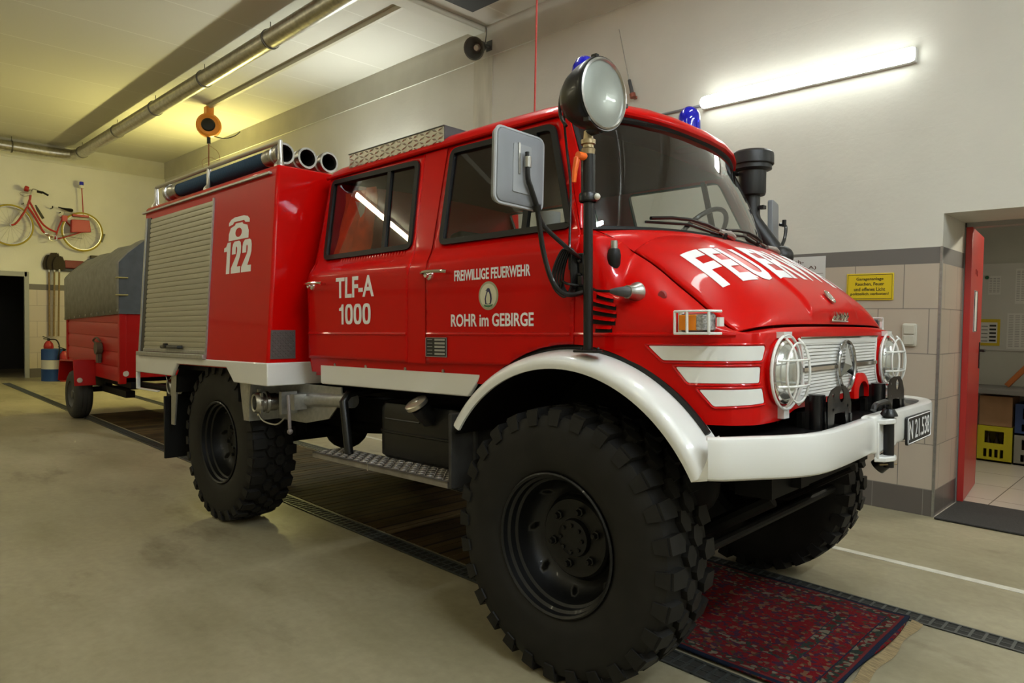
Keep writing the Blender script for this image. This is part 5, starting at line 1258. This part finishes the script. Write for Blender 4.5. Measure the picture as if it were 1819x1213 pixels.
q = MB(); q.tube([bq(700, 500), bq(715, 450)], .012, 8); q.tube(spline([bq(330, 300), bq(340, 250)], 3), .013, 8)
for s in (-1, 1): q.tube(spline([bq(340, 250), Vector(bq(345, 235))+Vector((s*.10, 0, 0)), Vector(bq(400, 262))+Vector((s*.22, 0, 0)), Vector(bq(440, 272))+Vector((s*.24, 0, 0))] if s > 0 else [bq(340, 250), Vector(bq(330, 235))+Vector((-.07, 0, 0)), Vector(bq(300, 262))+Vector((-.12, 0, 0))], 5), .010, 8)
q.tube(spline([bq(320, 300), bq(260, 320), bq(210, 300), bq(225, 280), bq(300, 290)], 5), .005, 6); kp(q, 'handlebar', steel, weld=False)
q = MB(); q.tube([Vector(bq(425, 268))+Vector((.24, 0, 0)), Vector(bq(495, 300))+Vector((.25, 0, 0))], .020, 10); q.tube([Vector(bq(375, 265))+Vector((.2, 0, 0)), Vector(bq(430, 275))+Vector((.24, 0, 0))], .026, 8); kp(q, 'hand_grip', blackp, weld=False)
q = MB(); q.lathe([(0, .0), (.05, .01), (.06, .05), (.05, .08), (0, .085)], Vector(bq(340, 240))+Vector((.02, -.05, 0)), (0, -1, .2), 16); kp(q, 'headlamp', bikered)
q = MB(); q.tube(spline([bq(640, 400), bq(700, 412), bq(760, 420), bq(812, 424)], 5), [.020, .024, .028, .034, .04, .046, .052, .06, .068, .076, .084, .09, .094, .09, .08, .05], 12, flat=.42); kp(q, 'saddle', blackp)
'''
q = MB(); q.grid([[Vector(bq(px, py))+Vector((dx, 0, dz)) for dx, dz in ((-.02*w_, -.025), (-.09*w_, -.01), (-.05*w_, .008), (0, .012), (.05*w_, .008), (.09*w_, -.01), (.02*w_, -.025))] for px, py, w_ in ((632, 395, .25), (680, 398, .4), (740, 410, .8), (790, 410, 1.0), (818, 418, .8), (820, 430, .3))], wrap=False); kp(q, 'saddle', blackp, solid=.02)
'''
q = MB(); q.lathe([(.075, -.006), (.080, 0), (.075, .006), (.06, .003), (.06, -.003)], Vector(bq(570, 762))+Vector((.06, 0, 0)), (1, 0, 0), 24, closed=True); q.tube([Vector(bq(570, 762))+Vector((.07, 0, 0)), Vector(bq(490, 725))+Vector((.08, 0, 0))], .010, 6); q.box(Vector(bq(480, 722))+Vector((.12, 0, 0)), (.09, .05, .02)); q.tube([Vector(bq(600, 720))+Vector((.06, 0, 0)), Vector(bq(920, 745))+Vector((.05, 0, 0))], .006, 5); kp(q, 'crank_and_chain', steel, weld=False)
q = MB(); A = [bq(775, 535, .20), bq(990, 528, .20), bq(1012, 665, .20), bq(770, 685, .20)]
q.add([Vector(p) for p in A]+[Vector(p)+Vector((.12, 0, 0)) for p in A], [(0, 1, 2, 3), (7, 6, 5, 4), (0, 4, 5, 1), (1, 5, 6, 2), (2, 6, 7, 3), (3, 7, 4, 0)]); kp(q, 'pannier_box', mat('pannier_red', (.34, .012, .012), .45), bevel=.012, weld='fix')
q = MB(); q.b2(tuple(Vector(bq(800, 490))-Vector((.06, 0, 0))), tuple(Vector(bq(1000, 465))+Vector((.06, 0, 0)))); q.tube([bq(660, 520), bq(800, 485)], .012, 6); q.b2(tuple(Vector(bq(680, 560))-Vector((.03, 0, 0))), tuple(Vector(bq(745, 490))+Vector((.03, 0, 0)))); kp(q, 'luggage_rack', bikered, bevel=.006, weld=False)
q = MB(); q.tube([bq(938, 460), bq(921, 150)], .010, 8); kp(q, 'beacon_pole', bikered)
q = MB(); b = Vector(bq(918, 150)); q.cyl(b, b+Vector((0, 0, .06)), .048, 16); kp(q, 'beacon_base', ivory)
q = MB(); q.lathe([(.042, .06), (.042, .12), (.036, .135), (0, .14)], b, (0, 0, 1), 16); kp(q, 'blue_beacon', bluegl)
q = MB(); q.tube([Vector(bq(378, 405))+Vector((.02, 0, 0)), Vector(bq(400, 450))+Vector((.02, 0, 0)), Vector(bq(465, 550))+Vector((.02, 0, 0))], [.012, .026, .026], 8); kp(q, 'bottle', mat('dark_bottle', (.05, .05, .03), .4))
q = MB(); q.box(Vector(bq(1182, 715)), (.05, .03, .19), Matrix.Rotation(math.radians(-18), 3, 'X')); kp(q, 'rear_lamp', blackp, bevel=.006)
q = MB(); q.tube([(0, .45, 3.52), (.16, .45, 3.52), (.17, .45, 3.56)], .012, 6); q.tube([(0, .60, 3.45), (.10, .60, 3.45)], .012, 6); q.tube([(0, -.05, 3.55), (.16, -.05, 3.55)], .012, 6); kp(q, 'wall_hooks', blackp, weld=False)

# ---- fire brooms on the back wall
def broom(y, label, tilt, zt, wd, hb, x):
    t = thing('fire_broom', label, 'broom', (XB+x, y, 0), 0, 'long-handled fire brooms')
    q = MB(); q.tube([(0, 0, .86), (0, tilt, 2.30)], .017, 8); q.build('handle', wood, t)
    q = MB(); n = 9
    rows = []
    for j in range(6):
        f = j/5; w_ = wd*(.55+.45*math.sin(PI*min(1, .25+.75*f)))
        rows.append([(.021*math.cos(2*PI*k/20)*(1-.3*f), tilt+w_*math.sin(2*PI*k/20)*(1+.06*math.sin(5*k+j)), 2.25+hb*f+.018*math.sin(3*k+1.7*j)*f) for k in range(20)])
    q.grid(rows, wrap=True); q.add(rows[-1], [list(range(20))]); q.add(rows[0], [list(range(20))[::-1]]); q.build('bristle_head', darkstraw, t, weld='fix')
    q = MB(); q.lathe([(.021, 2.20), (.023, 2.26), (0, 2.28)], (0, tilt, 0), (0, 0, 1), 12); q.build('socket', steel, t)
broom(.405, 'long-handled dark fire broom on the back wall, leftmost of three', .0, 0, .11, .29, .045)
broom(.47, 'long-handled dark fire broom on the back wall, middle one of three', .02, 0, .13, .34, .10)
broom(.545, 'long-handled dark fire broom on the back wall, rightmost beside the red rack', .02, 0, .11, .27, .155)
RK = thing('wall_rack', 'dark wall rail holding a red case above the trailer tarpaulin', 'rack', (XB, 0, 0))
q = MB(); q.b2((0, .58, 2.235), (.10, 1.45, 2.285)); q.build('rail', blackp, RK, bevel=.005)
q = MB(); q.b2((.0, .66, 2.29), (.16, 1.02, 2.46)); q.build('red_case', mat('dull_red_case', (.16, .02, .016), .6), RK, bevel=.02)
q = MB(); q.b2((XB+.0, 1.16, 2.29), (XB+.12, 1.36, 2.60)); tag(q.build('dark_box', mat('brown_box', (.07, .055, .03), .7), bevel=.01), 'small dark brown box on the wall rail above the tarpaulin ridge', 'box')

# ---- drum and extinguishers at the back wall
DR = thing('drum', 'blue drum with a white band beside the back wall doorway', 'drum', (-14.45, .30, 0))
q = MB(); q.lathe([(0, 0), (.205, 0), (.205, .22), (.21, .23), (.205, .24)], (0, 0, 0), (0, 0, 1), 32); q.build('lower_body', bluep, DR)
q = MB(); q.lathe([(.203, .24), (.203, .42)], (0, 0, 0), (0, 0, 1), 32); q.build('white_band', ivory, DR)
q = MB(); q.lathe([(.205, .42), (.21, .43), (.205, .44), (.205, .62), (.19, .635), (0, .63)], (0, 0, 0), (0, 0, 1), 32); q.build('upper_body', bluep, DR)
def extinguisher(x, y, z, label, h, r, hx=.10):
    t = thing('fire_extinguisher', label, 'fire extinguisher', (x, y, z), 0)
    q = MB(); q.lathe([(0, 0), (r*.92, 0), (r, .02), (r, h-.10), (r*.85, h-.05), (r*.4, h), (0, h)], (0, 0, 0), (0, 0, 1), 24); q.build('cylinder', bikered, t)
    q = MB(); q.cyl((0, 0, h-.01), (0, 0, h+.05), .022, 10); q.tube([(0, .02, h+.04), (0, -.10, h+.09)], .010, 6); q.tube([(0, .02, h+.03), (0, -.09, h+.045)], .009, 6); q.build('valve_lever', blackp, t, weld=False)
    q = MB(); q.tube(spline([(0, .02, h+.03), (.6*hx, .10, h+.02), (hx, .13, h-.12), (hx, .10, h-.35)], 6), .013, 8); q.build('hose', blackp, t)
extinguisher(-14.45, .22, .642, 'red extinguisher with black hose standing on the blue drum', .15, .085, .26)
extinguisher(-14.16, .42, .0, 'red extinguisher standing in front of the blue drum', .60, .075)

# ---- ceiling services
PP = thing('ventilation_duct', 'galvanised round duct running along the ceiling and back wall', 'duct', (0, 0, 0))
q = MB(); pts = [(4.5, .80, 4.60), (-14.8, .80, 4.60)]; q.tube([(4.5, .85, 4.64), (-6, .85, 4.64), (-14.80, .85, 4.64), (-15.02, .79, 4.64), (-15.12, .60, 4.64), (-15.14, .35, 4.64), (-15.14, -3, 4.64), (-15.14, YL+.1, 4.64)], .108, 24); q.build('duct_run', galv, PP)
clm = mat('duct_clamp', (.12, .11, .09), .5, metal=.6); first_cl = None
for x in (-14.6, -12.2, -10.2, -8.2, -6.2, -4.2, -2.2, -.2):
    if first_cl is None:
        q = MB(); q.lathe([(.110, -.014), (.119, -.012), (.119, .012), (.110, .014)], (0, 0, 0), (1, 0, 0), 28); q.cyl((0, 0, .11), (0, 0, .2), .006, 6); o = first_cl = q.build('duct_clamp', clm, PP, weld=False)
    else: o = first_cl.copy(); C.objects.link(o)
    o.location = (x, .85, 4.64)
for y in (-.25, -1.6, -3.4):
    o = first_cl.copy(); C.objects.link(o); o.location = (-15.14, y, 4.64); o.rotation_euler = (0, 0, PI/2)
q = MB(); q.b2((-10.1, 1.605, ZC-.06), (-4.6, 1.655, ZC)); tag(q.build('ceiling_rail', mat('cream_rail', (.50, .47, .36), .5), bevel=.004), 'slim cream rail fixed along the ceiling above the hoist balancer', 'rail')
HB = thing('cable_balancer', 'orange cable balancer hanging from the end of the ceiling rail', 'balancer', (-10.06, 1.63, 0))
q = MB(); q.lathe([(0, -.10), (.16, -.10), (.19, -.07), (.20, 0), (.19, .07), (.16, .10), (0, .10)], (0, 0, 4.50), (.9, -.45, 0), 28); q.b2((-.06, -.06, 4.62), (.06, .06, 4.80)); q.build('housing', hoistc, HB, weld=False)
q = MB(); q.lathe([(0, .02), (.09, .02), (.11, 0)], (.09, -.045, 4.49), (.9, -.45, 0), 20); q.cyl((0, 0, 4.32), (0, 0, 4.20), .03, 10); q.tube(spline([(.05, .05, 4.33), (.15, .2, 4.30), (.22, .34, 4.36), (.25, .42, 4.44)], 6), .008, 6); q.build('drum_cover', blackp, HB, weld=False)
q = MB(); q.cyl((0, 0, 4.22), (0, 0, 2.2), .010, 8); q.tube(spline([(0, 0, 4.18), (.05, .13, 4.08), (.03, .16, 3.95), (0, .02, 3.98), (-.02, -.10, 3.9), (0, -.06, 3.72)], 6), .003, 5); q.build('cable', mat('dark_red_cable', (.22, .07, .03), .6), HB, weld=False)
HR = thing('horn_loudspeaker', 'small dark horn loudspeaker high on the wall beside the ceiling beam', 'loudspeaker', (-4.37, 2.50, 4.53))
ax = Vector((.35, -.80, -.42)).normalized(); hm = mat('horn_grey', (.085, .085, .075), .5)
q = MB(); q.lathe([(.045, -.14), (.06, -.13), (.06, -.02), (.07, .0), (.09, .06), (.125, .10), (.13, .105), (.115, .10), (.08, .05), (.05, .0), (0, -.01)], (0, 0, 0), ax, 28); q.build('horn', hm, HR)
q = MB(); q.lathe([(0, .045), (.03, .04), (.04, .0), (0, -.01)], (0, 0, 0), ax, 16); q.build('driver_cone', ivory, HR)
q = MB(); q.tube([-ax*.12, (.02, .10, .05), (.02, .18, .05)], .018, 8); q.b2((-.03, .165, 0), (.07, .19, .12)); q.tube(spline([(.02, .1, .06), (.02, .12, .2), (-.02, .15, .28)], 5), .006, 6); q.build('bracket', hm, HR, weld=False)
q = MB(); q.tube(spline([(-3.558, 2.534, ZC), (-3.2, 2.2, 4.2), (-1.9, .9, 3.0), (-1.20, .15, 2.38)], 8) if False else [(-1.16, .12, ZC), (-1.165, .12, 3.6), (-1.17, .12, 2.36)], .006, 8); tag(q.build('charging_cable', mat('red_cable', (.40, .03, .02), .5)), 'thin red cable hanging from the ceiling onto the cab roof', 'cable')
AN = thing('whip_antenna', 'thin whip antenna fixed to the wall behind the spotlight', 'antenna', (0, 0, 0))
q = MB(); q.tube([(-2.432, 2.63, 4.235), (-2.297, 2.63, 3.69)], [.003, .007], 8); q.build('rod', steel, AN)
q = MB(); q.cyl((-2.297, 2.63, 3.71), (-2.255, 2.63, 3.56), .016, 10, .02); q.build('spring', dgrey, AN)
q = MB(); q.cyl((-2.257, 2.63, 3.57), (-2.246, 2.63, 3.53), .030, 12); q.b2((-2.27, 2.63, 3.53), (-2.24, YW, 3.555)); q.build('base', mat('copper_red', (.30, .09, .06), .4, metal=.5), AN, weld=False)
q = MB(); q.tube([(-1.52, YW-.012, 3.32), (-2.6, YW-.012, 3.32), (-4.2, YW-.012, 3.32)], .011, 8); tag(q.build('cable_conduit', greyp), 'grey cable conduit running along the wall from the long white lamp', 'conduit')

# ---- signs and switch on the right wall
SG = thing('warning_sign', 'yellow no-smoking sign with black lettering on the tiled wall', 'sign', (0, YW, 0))
q = MB(); q.b2((-.238, -.012, 1.561), (.094, 0, 1.762)); q.build('panel', yellow, SG, bevel=.003)
q = MB(); fr_ = [(-.228, 1.571), (.084, 1.571), (.084, 1.752), (-.228, 1.752)]; q.tube([(x, -.0125, z) for x, z in fr_], .0022, 4, closed=True); q.build('border', blacki, SG, angle=0)
for i, (s_, a, b) in enumerate((('Garagenanlage', .66, 0), ('Rauchen, Feuer', .70, 0), ('und offenes Licht', .76, 0), ('polizeilich verboten!', .93, 0))):
    w_ = .29*a; zc = 1.7165-.0375*i
    text_on(flat_map((-.072-w_/2, -.0122, zc-.013), (w_, 0, 0), (0, 0, .029 if i in (1,) else .028), (0, -1, 0)), s_, .012).build('sign_lettering', blacki, SG, angle=0)
WS = thing('paper_notice', 'white notice naming the vehicle, half hidden behind the hood', 'notice', (0, YW, 0))
q = MB(); q.b2((-.98, -.008, 1.60), (-.405, 0, 1.912)); q.build('sheet', paper, WS, bevel=.002)
for s_, x0_, x1_, z_ in (('Geräte-Lösch-', -.94, -.575, 1.855), ('fahrzeug (TLF-A)', -.94, -.475, 1.805)):
    text_on(flat_map((x0_, -.0085, z_), (x1_-x0_, 0, 0), (0, 0, .034), (0, -1, 0)), s_, .01).build('notice_lettering', mat('sepia_ink', (.10, .05, .04), .6) if 'sepia_ink' not in MATS else MATS['sepia_ink'], WS, angle=0)
q = MB(); q.b2((-.94, -.0095, 1.775), (-.42, -.008, 1.778)); q.build('rule_line', MATS['sepia_ink'], WS, angle=0)
LS = thing('light_switch', 'ivory double light switch on the tiles beside the door corner', 'switch', (0, YW, 0))
q = MB(); q.prism(rrect(.163, 1.222, .258, 1.387, .014), 1, -.020, 0); q.build('frame', ivory, LS, bevel=.004)
for z0_, z1_ in ((1.310, 1.376), (1.233, 1.300)):
    q = MB(); q.b2((.176, -.030, z0_), (.246, -.018, z1_)); q.build('rocker', mat('rocker_ivory', (.56, .54, .45), .35) if 'rocker_ivory' not in MATS else MATS['rocker_ivory'], LS, bevel=.004)

# ---- carpet under the nose
cm = mat('persian_carpet', (.2, .02, .02), .95, spec=.1); t_, n_, l_, b_ = nt(cm)
tc = n_.new('ShaderNodeTexCoord'); sp = n_.new('ShaderNodeSeparateXYZ'); l_.new(tc.outputs['Object'], sp.inputs[0])
def mth(op, a, b=None, c=None):
    q_ = n_.new('ShaderNodeMath'); q_.operation = op
    for i, v in enumerate((a, b, c)):
        if v is None: continue
        if isinstance(v, (int, float)): q_.inputs[i].default_value = v
        else: l_.new(v, q_.inputs[i])
    return q_.outputs[0]
def mixc(f, a, b):
    q_ = n_.new('ShaderNodeMix'); q_.data_type = 'RGBA'
    if isinstance(f, (int, float)): q_.inputs[0].default_value = f
    else: l_.new(f, q_.inputs[0])
    for v, k in ((a, 6), (b, 7)):
        if isinstance(v, tuple): q_.inputs[k].default_value = (*v, 1)
        else: l_.new(v, q_.inputs[k])
    return q_.outputs[2]
CW, CL = .52, .95     # half width (y), half length (x)
dxe = mth('SUBTRACT', CL, mth('ABSOLUTE', sp.outputs[0])); dye = mth('SUBTRACT', CW, mth('ABSOLUTE', sp.outputs[1])); de = mth('MINIMUM', dxe, dye)
def vor(scale, feat='F1', rnd=1.0):
    v = n_.new('ShaderNodeTexVoronoi'); v.inputs['Scale'].default_value = scale; v.feature = feat; v.inputs['Randomness'].default_value = rnd; l_.new(tc.outputs['Object'], v.inputs['Vector']); return v
v1 = vor(26); v2 = vor(58); v3 = vor(5.2, rnd=.55)
ramp = n_.new('ShaderNodeValToRGB'); ramp.color_ramp.interpolation = 'CONSTANT'; E_ = ramp.color_ramp.elements
E_[0].position = 0; E_[0].color = (.20, .008, .012, 1); E_[1].position = .36; E_[1].color = (.035, .028, .05, 1)
for p_, c_ in ((.57, (.17, .012, .014)), (.68, (.06, .055, .025)), (.76, (.20, .095, .045)), (.84, (.11, .015, .018)), (.93, (.15, .11, .07))): e = E_.new(p_); e.color = (*c_, 1)
sv = n_.new('ShaderNodeSeparateColor'); l_.new(v1.outputs['Color'], sv.inputs[0]); l_.new(sv.outputs[0], ramp.inputs[0])
ramp2 = n_.new('ShaderNodeValToRGB'); ramp2.color_ramp.interpolation = 'CONSTANT'; E2 = ramp2.color_ramp.elements
E2[0].position = 0; E2[0].color = (.21, .008, .012, 1); E2[1].position = .30; E2[1].color = (.02, .022, .05, 1)
for p_, c_ in ((.52, (.17, .01, .012)), (.64, (.055, .055, .028)), (.74, (.22, .12, .06)), (.83, (.20, .01, .014)), (.94, (.16, .12, .08))): e = E2.new(p_); e.color = (*c_, 1)
sv2 = n_.new('ShaderNodeSeparateColor'); l_.new(v2.outputs['Color'], sv2.inputs[0]); l_.new(sv2.outputs[1], ramp2.inputs[0])
field = mixc(mth('LESS_THAN', v1.outputs['Distance'], .35), ramp2.outputs[0], ramp.outputs[0]); field = mixc(.28, field, (.15, .006, .009))
# rosettes
ang = n_.new('ShaderNodeSeparateXYZ'); vm = n_.new('ShaderNodeVectorMath'); vm.operation = 'SUBTRACT'; l_.new(tc.outputs['Object'], vm.inputs[0]); l_.new(v3.outputs['Position'], vm.inputs[1]); l_.new(vm.outputs[0], ang.inputs[0])
at = mth('ARCTAN2', ang.outputs[1], ang.outputs[0]); pet = mth('MULTIPLY_ADD', mth('ABSOLUTE', mth('SINE', mth('MULTIPLY', at, 4.0))), .14, .10)
ring1 = mth('LESS_THAN', v3.outputs['Distance'], pet); sv3 = n_.new('ShaderNodeSeparateColor'); l_.new(v3.outputs['Color'], sv3.inputs[0]); pick = mth('GREATER_THAN', sv3.outputs[0], .82)
field = mixc(mth('MULTIPLY', ring1, pick), field, (.33, .27, .20)); field = mixc(mth('MULTIPLY', mth('LESS_THAN', v3.outputs['Distance'], .075), pick), field, (.16, .01, .012))
bandc = mixc(mth('GREATER_THAN', sv2.outputs[2], .24), (.19, .145, .10), mixc(mth('GREATER_THAN', sv2.outputs[0], .5), (.13, .01, .012), (.03, .04, .03)))
def between(a, b): return mth('MULTIPLY', mth('GREATER_THAN', de, a), mth('LESS_THAN', de, b))
col = field
for a, b, c_ in ((.20, .245, bandc), (.198, .202, (.03, .025, .05)), (.243, .247, (.03, .025, .05)), (.035, .08, bandc), (.078, .084, (.02, .02, .04)), (.0, .022, (.015, .02, .04)), (.022, .035, (.15, .02, .02))): col = mixc(between(a, b), col, c_)
hs = n_.new('ShaderNodeVectorMath'); hs.operation = 'MULTIPLY'; hs.inputs[1].default_value = (.72, .80, .80); l_.new(col, hs.inputs[0]); l_.new(hs.outputs[0], b_.inputs['Base Color'])
nz = n_.new('ShaderNodeTexNoise'); nz.inputs['Scale'].default_value = 220; l_.new(tc.outputs['Object'], nz.inputs['Vector']); bp = n_.new('ShaderNodeBump'); bp.inputs['Strength'].default_value = .6; bp.inputs['Distance'].default_value = .004; l_.new(nz.outputs[0], bp.inputs['Height']); l_.new(bp.outputs[0], b_.inputs['Normal'])
CP = thing('carpet', 'red patterned oriental carpet lying between the drains under the bumper', 'carpet', (-.125, .095, 0), math.radians(.5))
q = MB(); n = 40; rows = []
for i in range(n+1):
    x = lerp(-CL, CL, i/n); rows.append([(x+.012*math.sin(y_*7) * (i == n), y_, .012+.0035*math.sin(x*9+y_*6)*math.sin(y_*5)+.006*max(0, (x-CL+.1)/.1)) for y_ in [lerp(-CW, CW, j/20) for j in range(21)]])
q.grid(rows); q.build('pile', cm, CP, angle=60, solid=.009)
q = MB(); fr_m = noisy(mat('carpet_fringe', (.27, .20, .10), .95), 150, .4, stretch=(.1, 1, 1))
for s in (-1, 1):
    q = MB(); q.grid([[(s*(CL+d+.008*math.sin(17*y_)), y_, h) for y_ in [lerp(-CW, CW, j/60) for j in range(61)]] for d, h in ((-.002, .010), (.02, .007), (.045, .003))])
    q.build('fringe', fr_m, CP, weld=False)

# ---- the door and the small room behind it
lw = noisy(mat('side_room_plaster', (.42, .42, .38), .8), 2, .05); tilem = mat('side_room_tiles', (.62, .56, .48), .25); t_, n_, l_, b_ = nt(tilem)
geo = n_.new('ShaderNodeNewGeometry'); br = n_.new('ShaderNodeTexBrick'); l_.new(geo.outputs['Position'], br.inputs['Vector']); br.offset = 0
for k, v in (('Scale', 1), ('Mortar Size', .004), ('Brick Width', .6), ('Row Height', .6)): br.inputs[k].default_value = v
br.inputs['Color1'].default_value = (.60, .54, .46, 1); br.inputs['Color2'].default_value = (.57, .51, .44, 1); br.inputs['Mortar'].default_value = (.2, .17, .14, 1); l_.new(br.outputs[0], b_.inputs['Base Color'])
RX0_, RX1_, RYB = -1.2, 2.6, 6.0
struct(MB().b2((RX0_-.2, YW, -.2), (RX1_+.2, RYB+.2, .002)).build('floor_sideroom', tilem, angle=0))
struct(MB().b2((RX0_-.2, RYB, 0), (RX1_+.2, RYB+.2, 2.7)).b2((RX0_-.2, OY, 0), (RX0_, RYB, 2.7)).b2((RX1_, OY, 0), (RX1_+.2, RYB, 2.7)).build('wall_sideroom', lw, angle=0))
struct(MB().b2((RX0_-.2, OY, 2.6), (RX1_+.2, RYB+.2, 2.75)).build('ceiling_sideroom', lw, angle=0))
tube_lamp('ceiling_lamp', 'lit tube lamp on the ceiling of the side room', (1.5, 4.6, 2.6), 1.2, 'x', emit_mat('side_room_tube', (1, .93, .74), 48.0)).rotation_euler = (PI/2*0, 0, 0)
q = MB(); q.b2((OX0-.002, OY-.08, 0), (OX0+.012, OY+.03, OZ)); q.b2((OX0, OY-.08, OZ-.035), (OX1, OY+.03, OZ+.002)); q.b2((OX1-.012, OY-.08, 0), (OX1, OY+.03, OZ)); struct(q.build('door_2', MATS['grey_door_frame'], angle=0))
DL = thing('red_door', 'open red steel door leaf at the right edge', 'door', (.432, 3.30, 0), math.radians(5.8))
q = MB(); q.b2((-.022, .0, .015), (.022, .80, 2.135)); q.build('leaf', mat('door_red', (.44, .022, .018), .4, coat=.2), DL, bevel=.004)
q = MB(); q.cyl((.022, .72, 1.17), (.065, .72, 1.17), .011, 10); q.tube([(.06, .72, 1.17), (.062, .60, 1.17)], .010, 8); q.b2((.022, .70, 1.02), (.028, .74, 1.24)); q.build('handle', blackp, DL, weld=False)
q = MB(); q.b2((.022, .22, 1.33), (.026, .42, 1.66)); nb_ = q.build('door_notice', paper, DL)
q = MB(); q.tube([(.027, y_, z_) for y_, z_ in ((.225, 1.335), (.415, 1.335), (.415, 1.655), (.225, 1.655))], .003, 4, closed=True); q.build('notice_border', blacki, nb_, angle=0)
q = MB(); q.b2((.0225, .28, 1.79), (.026, .33, 1.83)); q.b2((.0225, .37, 1.78), (.026, .42, 1.825)); q.build('red_stickers', mat('sticker_red', (.30, .01, .01), .4), DL, weld=False)
q = MB(); q.b2((OX0+.02, YW-.06, .004), (OX1-.02, OY-.04, .016)); tag(q.build('door_mat', noisy(mat('dark_mat', (.038, .036, .034), .95), 160, .3, bump=.5), bevel=.004), 'dark grey mat on the threshold of the open red door', 'mat')
TB = thing('workbench', 'grey workbench against the far wall of the side room', 'table', (0, 0, 0))
q = MB(); q.b2((-.9, 5.33, .70), (2.3, 5.98, .75)); q.build('worktop', mat('bench_top', (.17, .165, .155), .5), TB, bevel=.005)
for x in (-.85, 2.2): MB().b2((x, 5.40, 0), (x+.05, 5.45, .70)).b2((x, 5.9, 0), (x+.05, 5.95, .70)).build('trestle', blackp, TB, weld=False)
def crate(x, y, z, w_, d_, h, m, label, group=None):
    t = thing('bottle_crate', label, 'crate', (x, y, z), 0, group); e = .02
    outl = [(0, 0), (w_, 0), (w_, h), (0, h)]; holes = [[(w_*.2, h*.52), (w_*.76, h*.52), (w_*.76, h*.86), (w_*.2, h*.86)]]+[[(w_*(.18+.16*k), h*.13), (w_*(.28+.16*k), h*.13), (w_*(.28+.16*k), h*.36), (w_*(.18+.16*k), h*.36)] for k in range(4)]
    q = panel(outl, holes, .1, lambda a, b: (a, 0, b), .1); n0 = len(q.v); q.add([(a, e, b) for a, _, b in q.v], [f[::-1] for f in q.f])
    q.b2((0, e, 0), (e, d_, h)); q.b2((w_-e, e, 0), (w_, d_, h)); q.b2((0, d_-e, 0), (w_, d_, h)); q.b2((0, 0, .0), (w_, d_, e)); q.build('shell', m, t, angle=0, weld=False)
    q = MB()
    for i in range(3): q.lathe([(0, .0), (.03, 0), (.03, .16), (.012, .21), (.012, .25), (0, .25)], (w_*(.22+.25*i), d_*.4, .02), (0, 0, 1), 12)
    q.build('bottles', mat('brown_bottle', (.05, .025, .01), .2) if 'brown_bottle' not in MATS else MATS['brown_bottle'], t, weld=False)
crate(.115, 5.45, .002, .295, .40, .365, mat('yellow_crate', (.46, .40, .008), .45), 'yellow bottle crate on the floor under the workbench')
crate(.425, 5.45, .002, .30, .40, .30, mat('grey_crate', (.22, .21, .17), .6), 'grey bottle crate on the floor beside the yellow crate')
crate(.425, 5.45, .302, .30, .40, .31, mat('blue_crate', (.015, .04, .13), .5), 'blue bottle crate stacked on the grey crate')
q = MB(); q.b2((.12, 5.46, .368), (.40, 5.83, .672)); tag(q.build('carton', noisy(mat('carton_brown', (.30, .17, .08), .8), 8, .1), bevel=.004), 'brown cardboard carton on top of the yellow crate', 'carton')
WB = thing('notice_board', 'white notice board on the far wall behind the workbench', 'board', (0, RYB, 0))
q = MB(); q.b2((-.8, -.012, 1.12), (1.6, 0, 2.05)); q.build('board', mat('board_white', (.50, .50, .48), .4), WB)
papers = [(.06, .17, 1.72, 1.92, 'left'), (.30, .43, 1.62, 1.99, 'right'), (.24, .42, 1.14, 1.52, 'lowest')]
for x0_, x1_, z0_, z1_, s_ in papers:
    t = thing('pinned_sheet', 'white printed sheet pinned to the board, %s of three' % s_, 'sheet', (0, RYB-.013, 0)); q = MB(); q.b2((x0_, -.003, z0_), (x1_, 0, z1_)); q.build('sheet', mat('sheet_white', (.60, .60, .58), .6) if 'sheet_white' not in MATS else MATS['sheet_white'], t)
    q = MB(); z = z1_-.03
    while z > z0_+.02:
        for c_ in range(3): q.b2((lerp(x0_, x1_, .08+.31*c_), -.0042, z), (lerp(x0_, x1_, .30+.31*c_), -.003, z+.006))
        z -= .018
    q.build('print_rows', mat('faint_ink', (.28, .28, .28), .6) if 'faint_ink' not in MATS else MATS['faint_ink'], t, angle=0, weld=False)
t = thing('framed_notice', 'yellow bordered notice on the board above the workbench', 'notice', (0, RYB-.013, 0)); q = MB(); q.b2((-.02, -.004, 1.17), (.18, 0, 1.455)); q.build('frame', mat('notice_yellow', (.55, .40, .01), .5), t)
q = MB(); q.b2((.0, -.006, 1.20), (.155, -.004, 1.42)); q.build('sheet', MATS['sheet_white'], t)
q = MB()
for k in range(5): q.b2((.012, -.0075, 1.215+.04*k), (.07, -.006, 1.222+.04*k)); q.b2((.085, -.0075, 1.215+.04*k), (.145, -.006, 1.235+.04*k))
q.build('print_rows', blacki, t, angle=0, weld=False)
q = MB(); q.lathe([(0, .012), (.018, .012), (.02, 0)], (.045, RYB-.013, 1.905), (0, -1, 0), 18); tag(q.build('magnet', mat('magnet_green', (.01, .12, .05), .4)), 'round green magnet on the white notice board', 'magnet')
q = MB(); q.box((.46, 5.7, .965), (.05, .05, .50), Matrix.Rotation(math.radians(38), 3, 'Y')); tag(q.build('wooden_bracket', mat('orange_wood', (.42, .13, .03), .6), bevel=.004), 'orange wooden bar leaning on the workbench', 'bar')
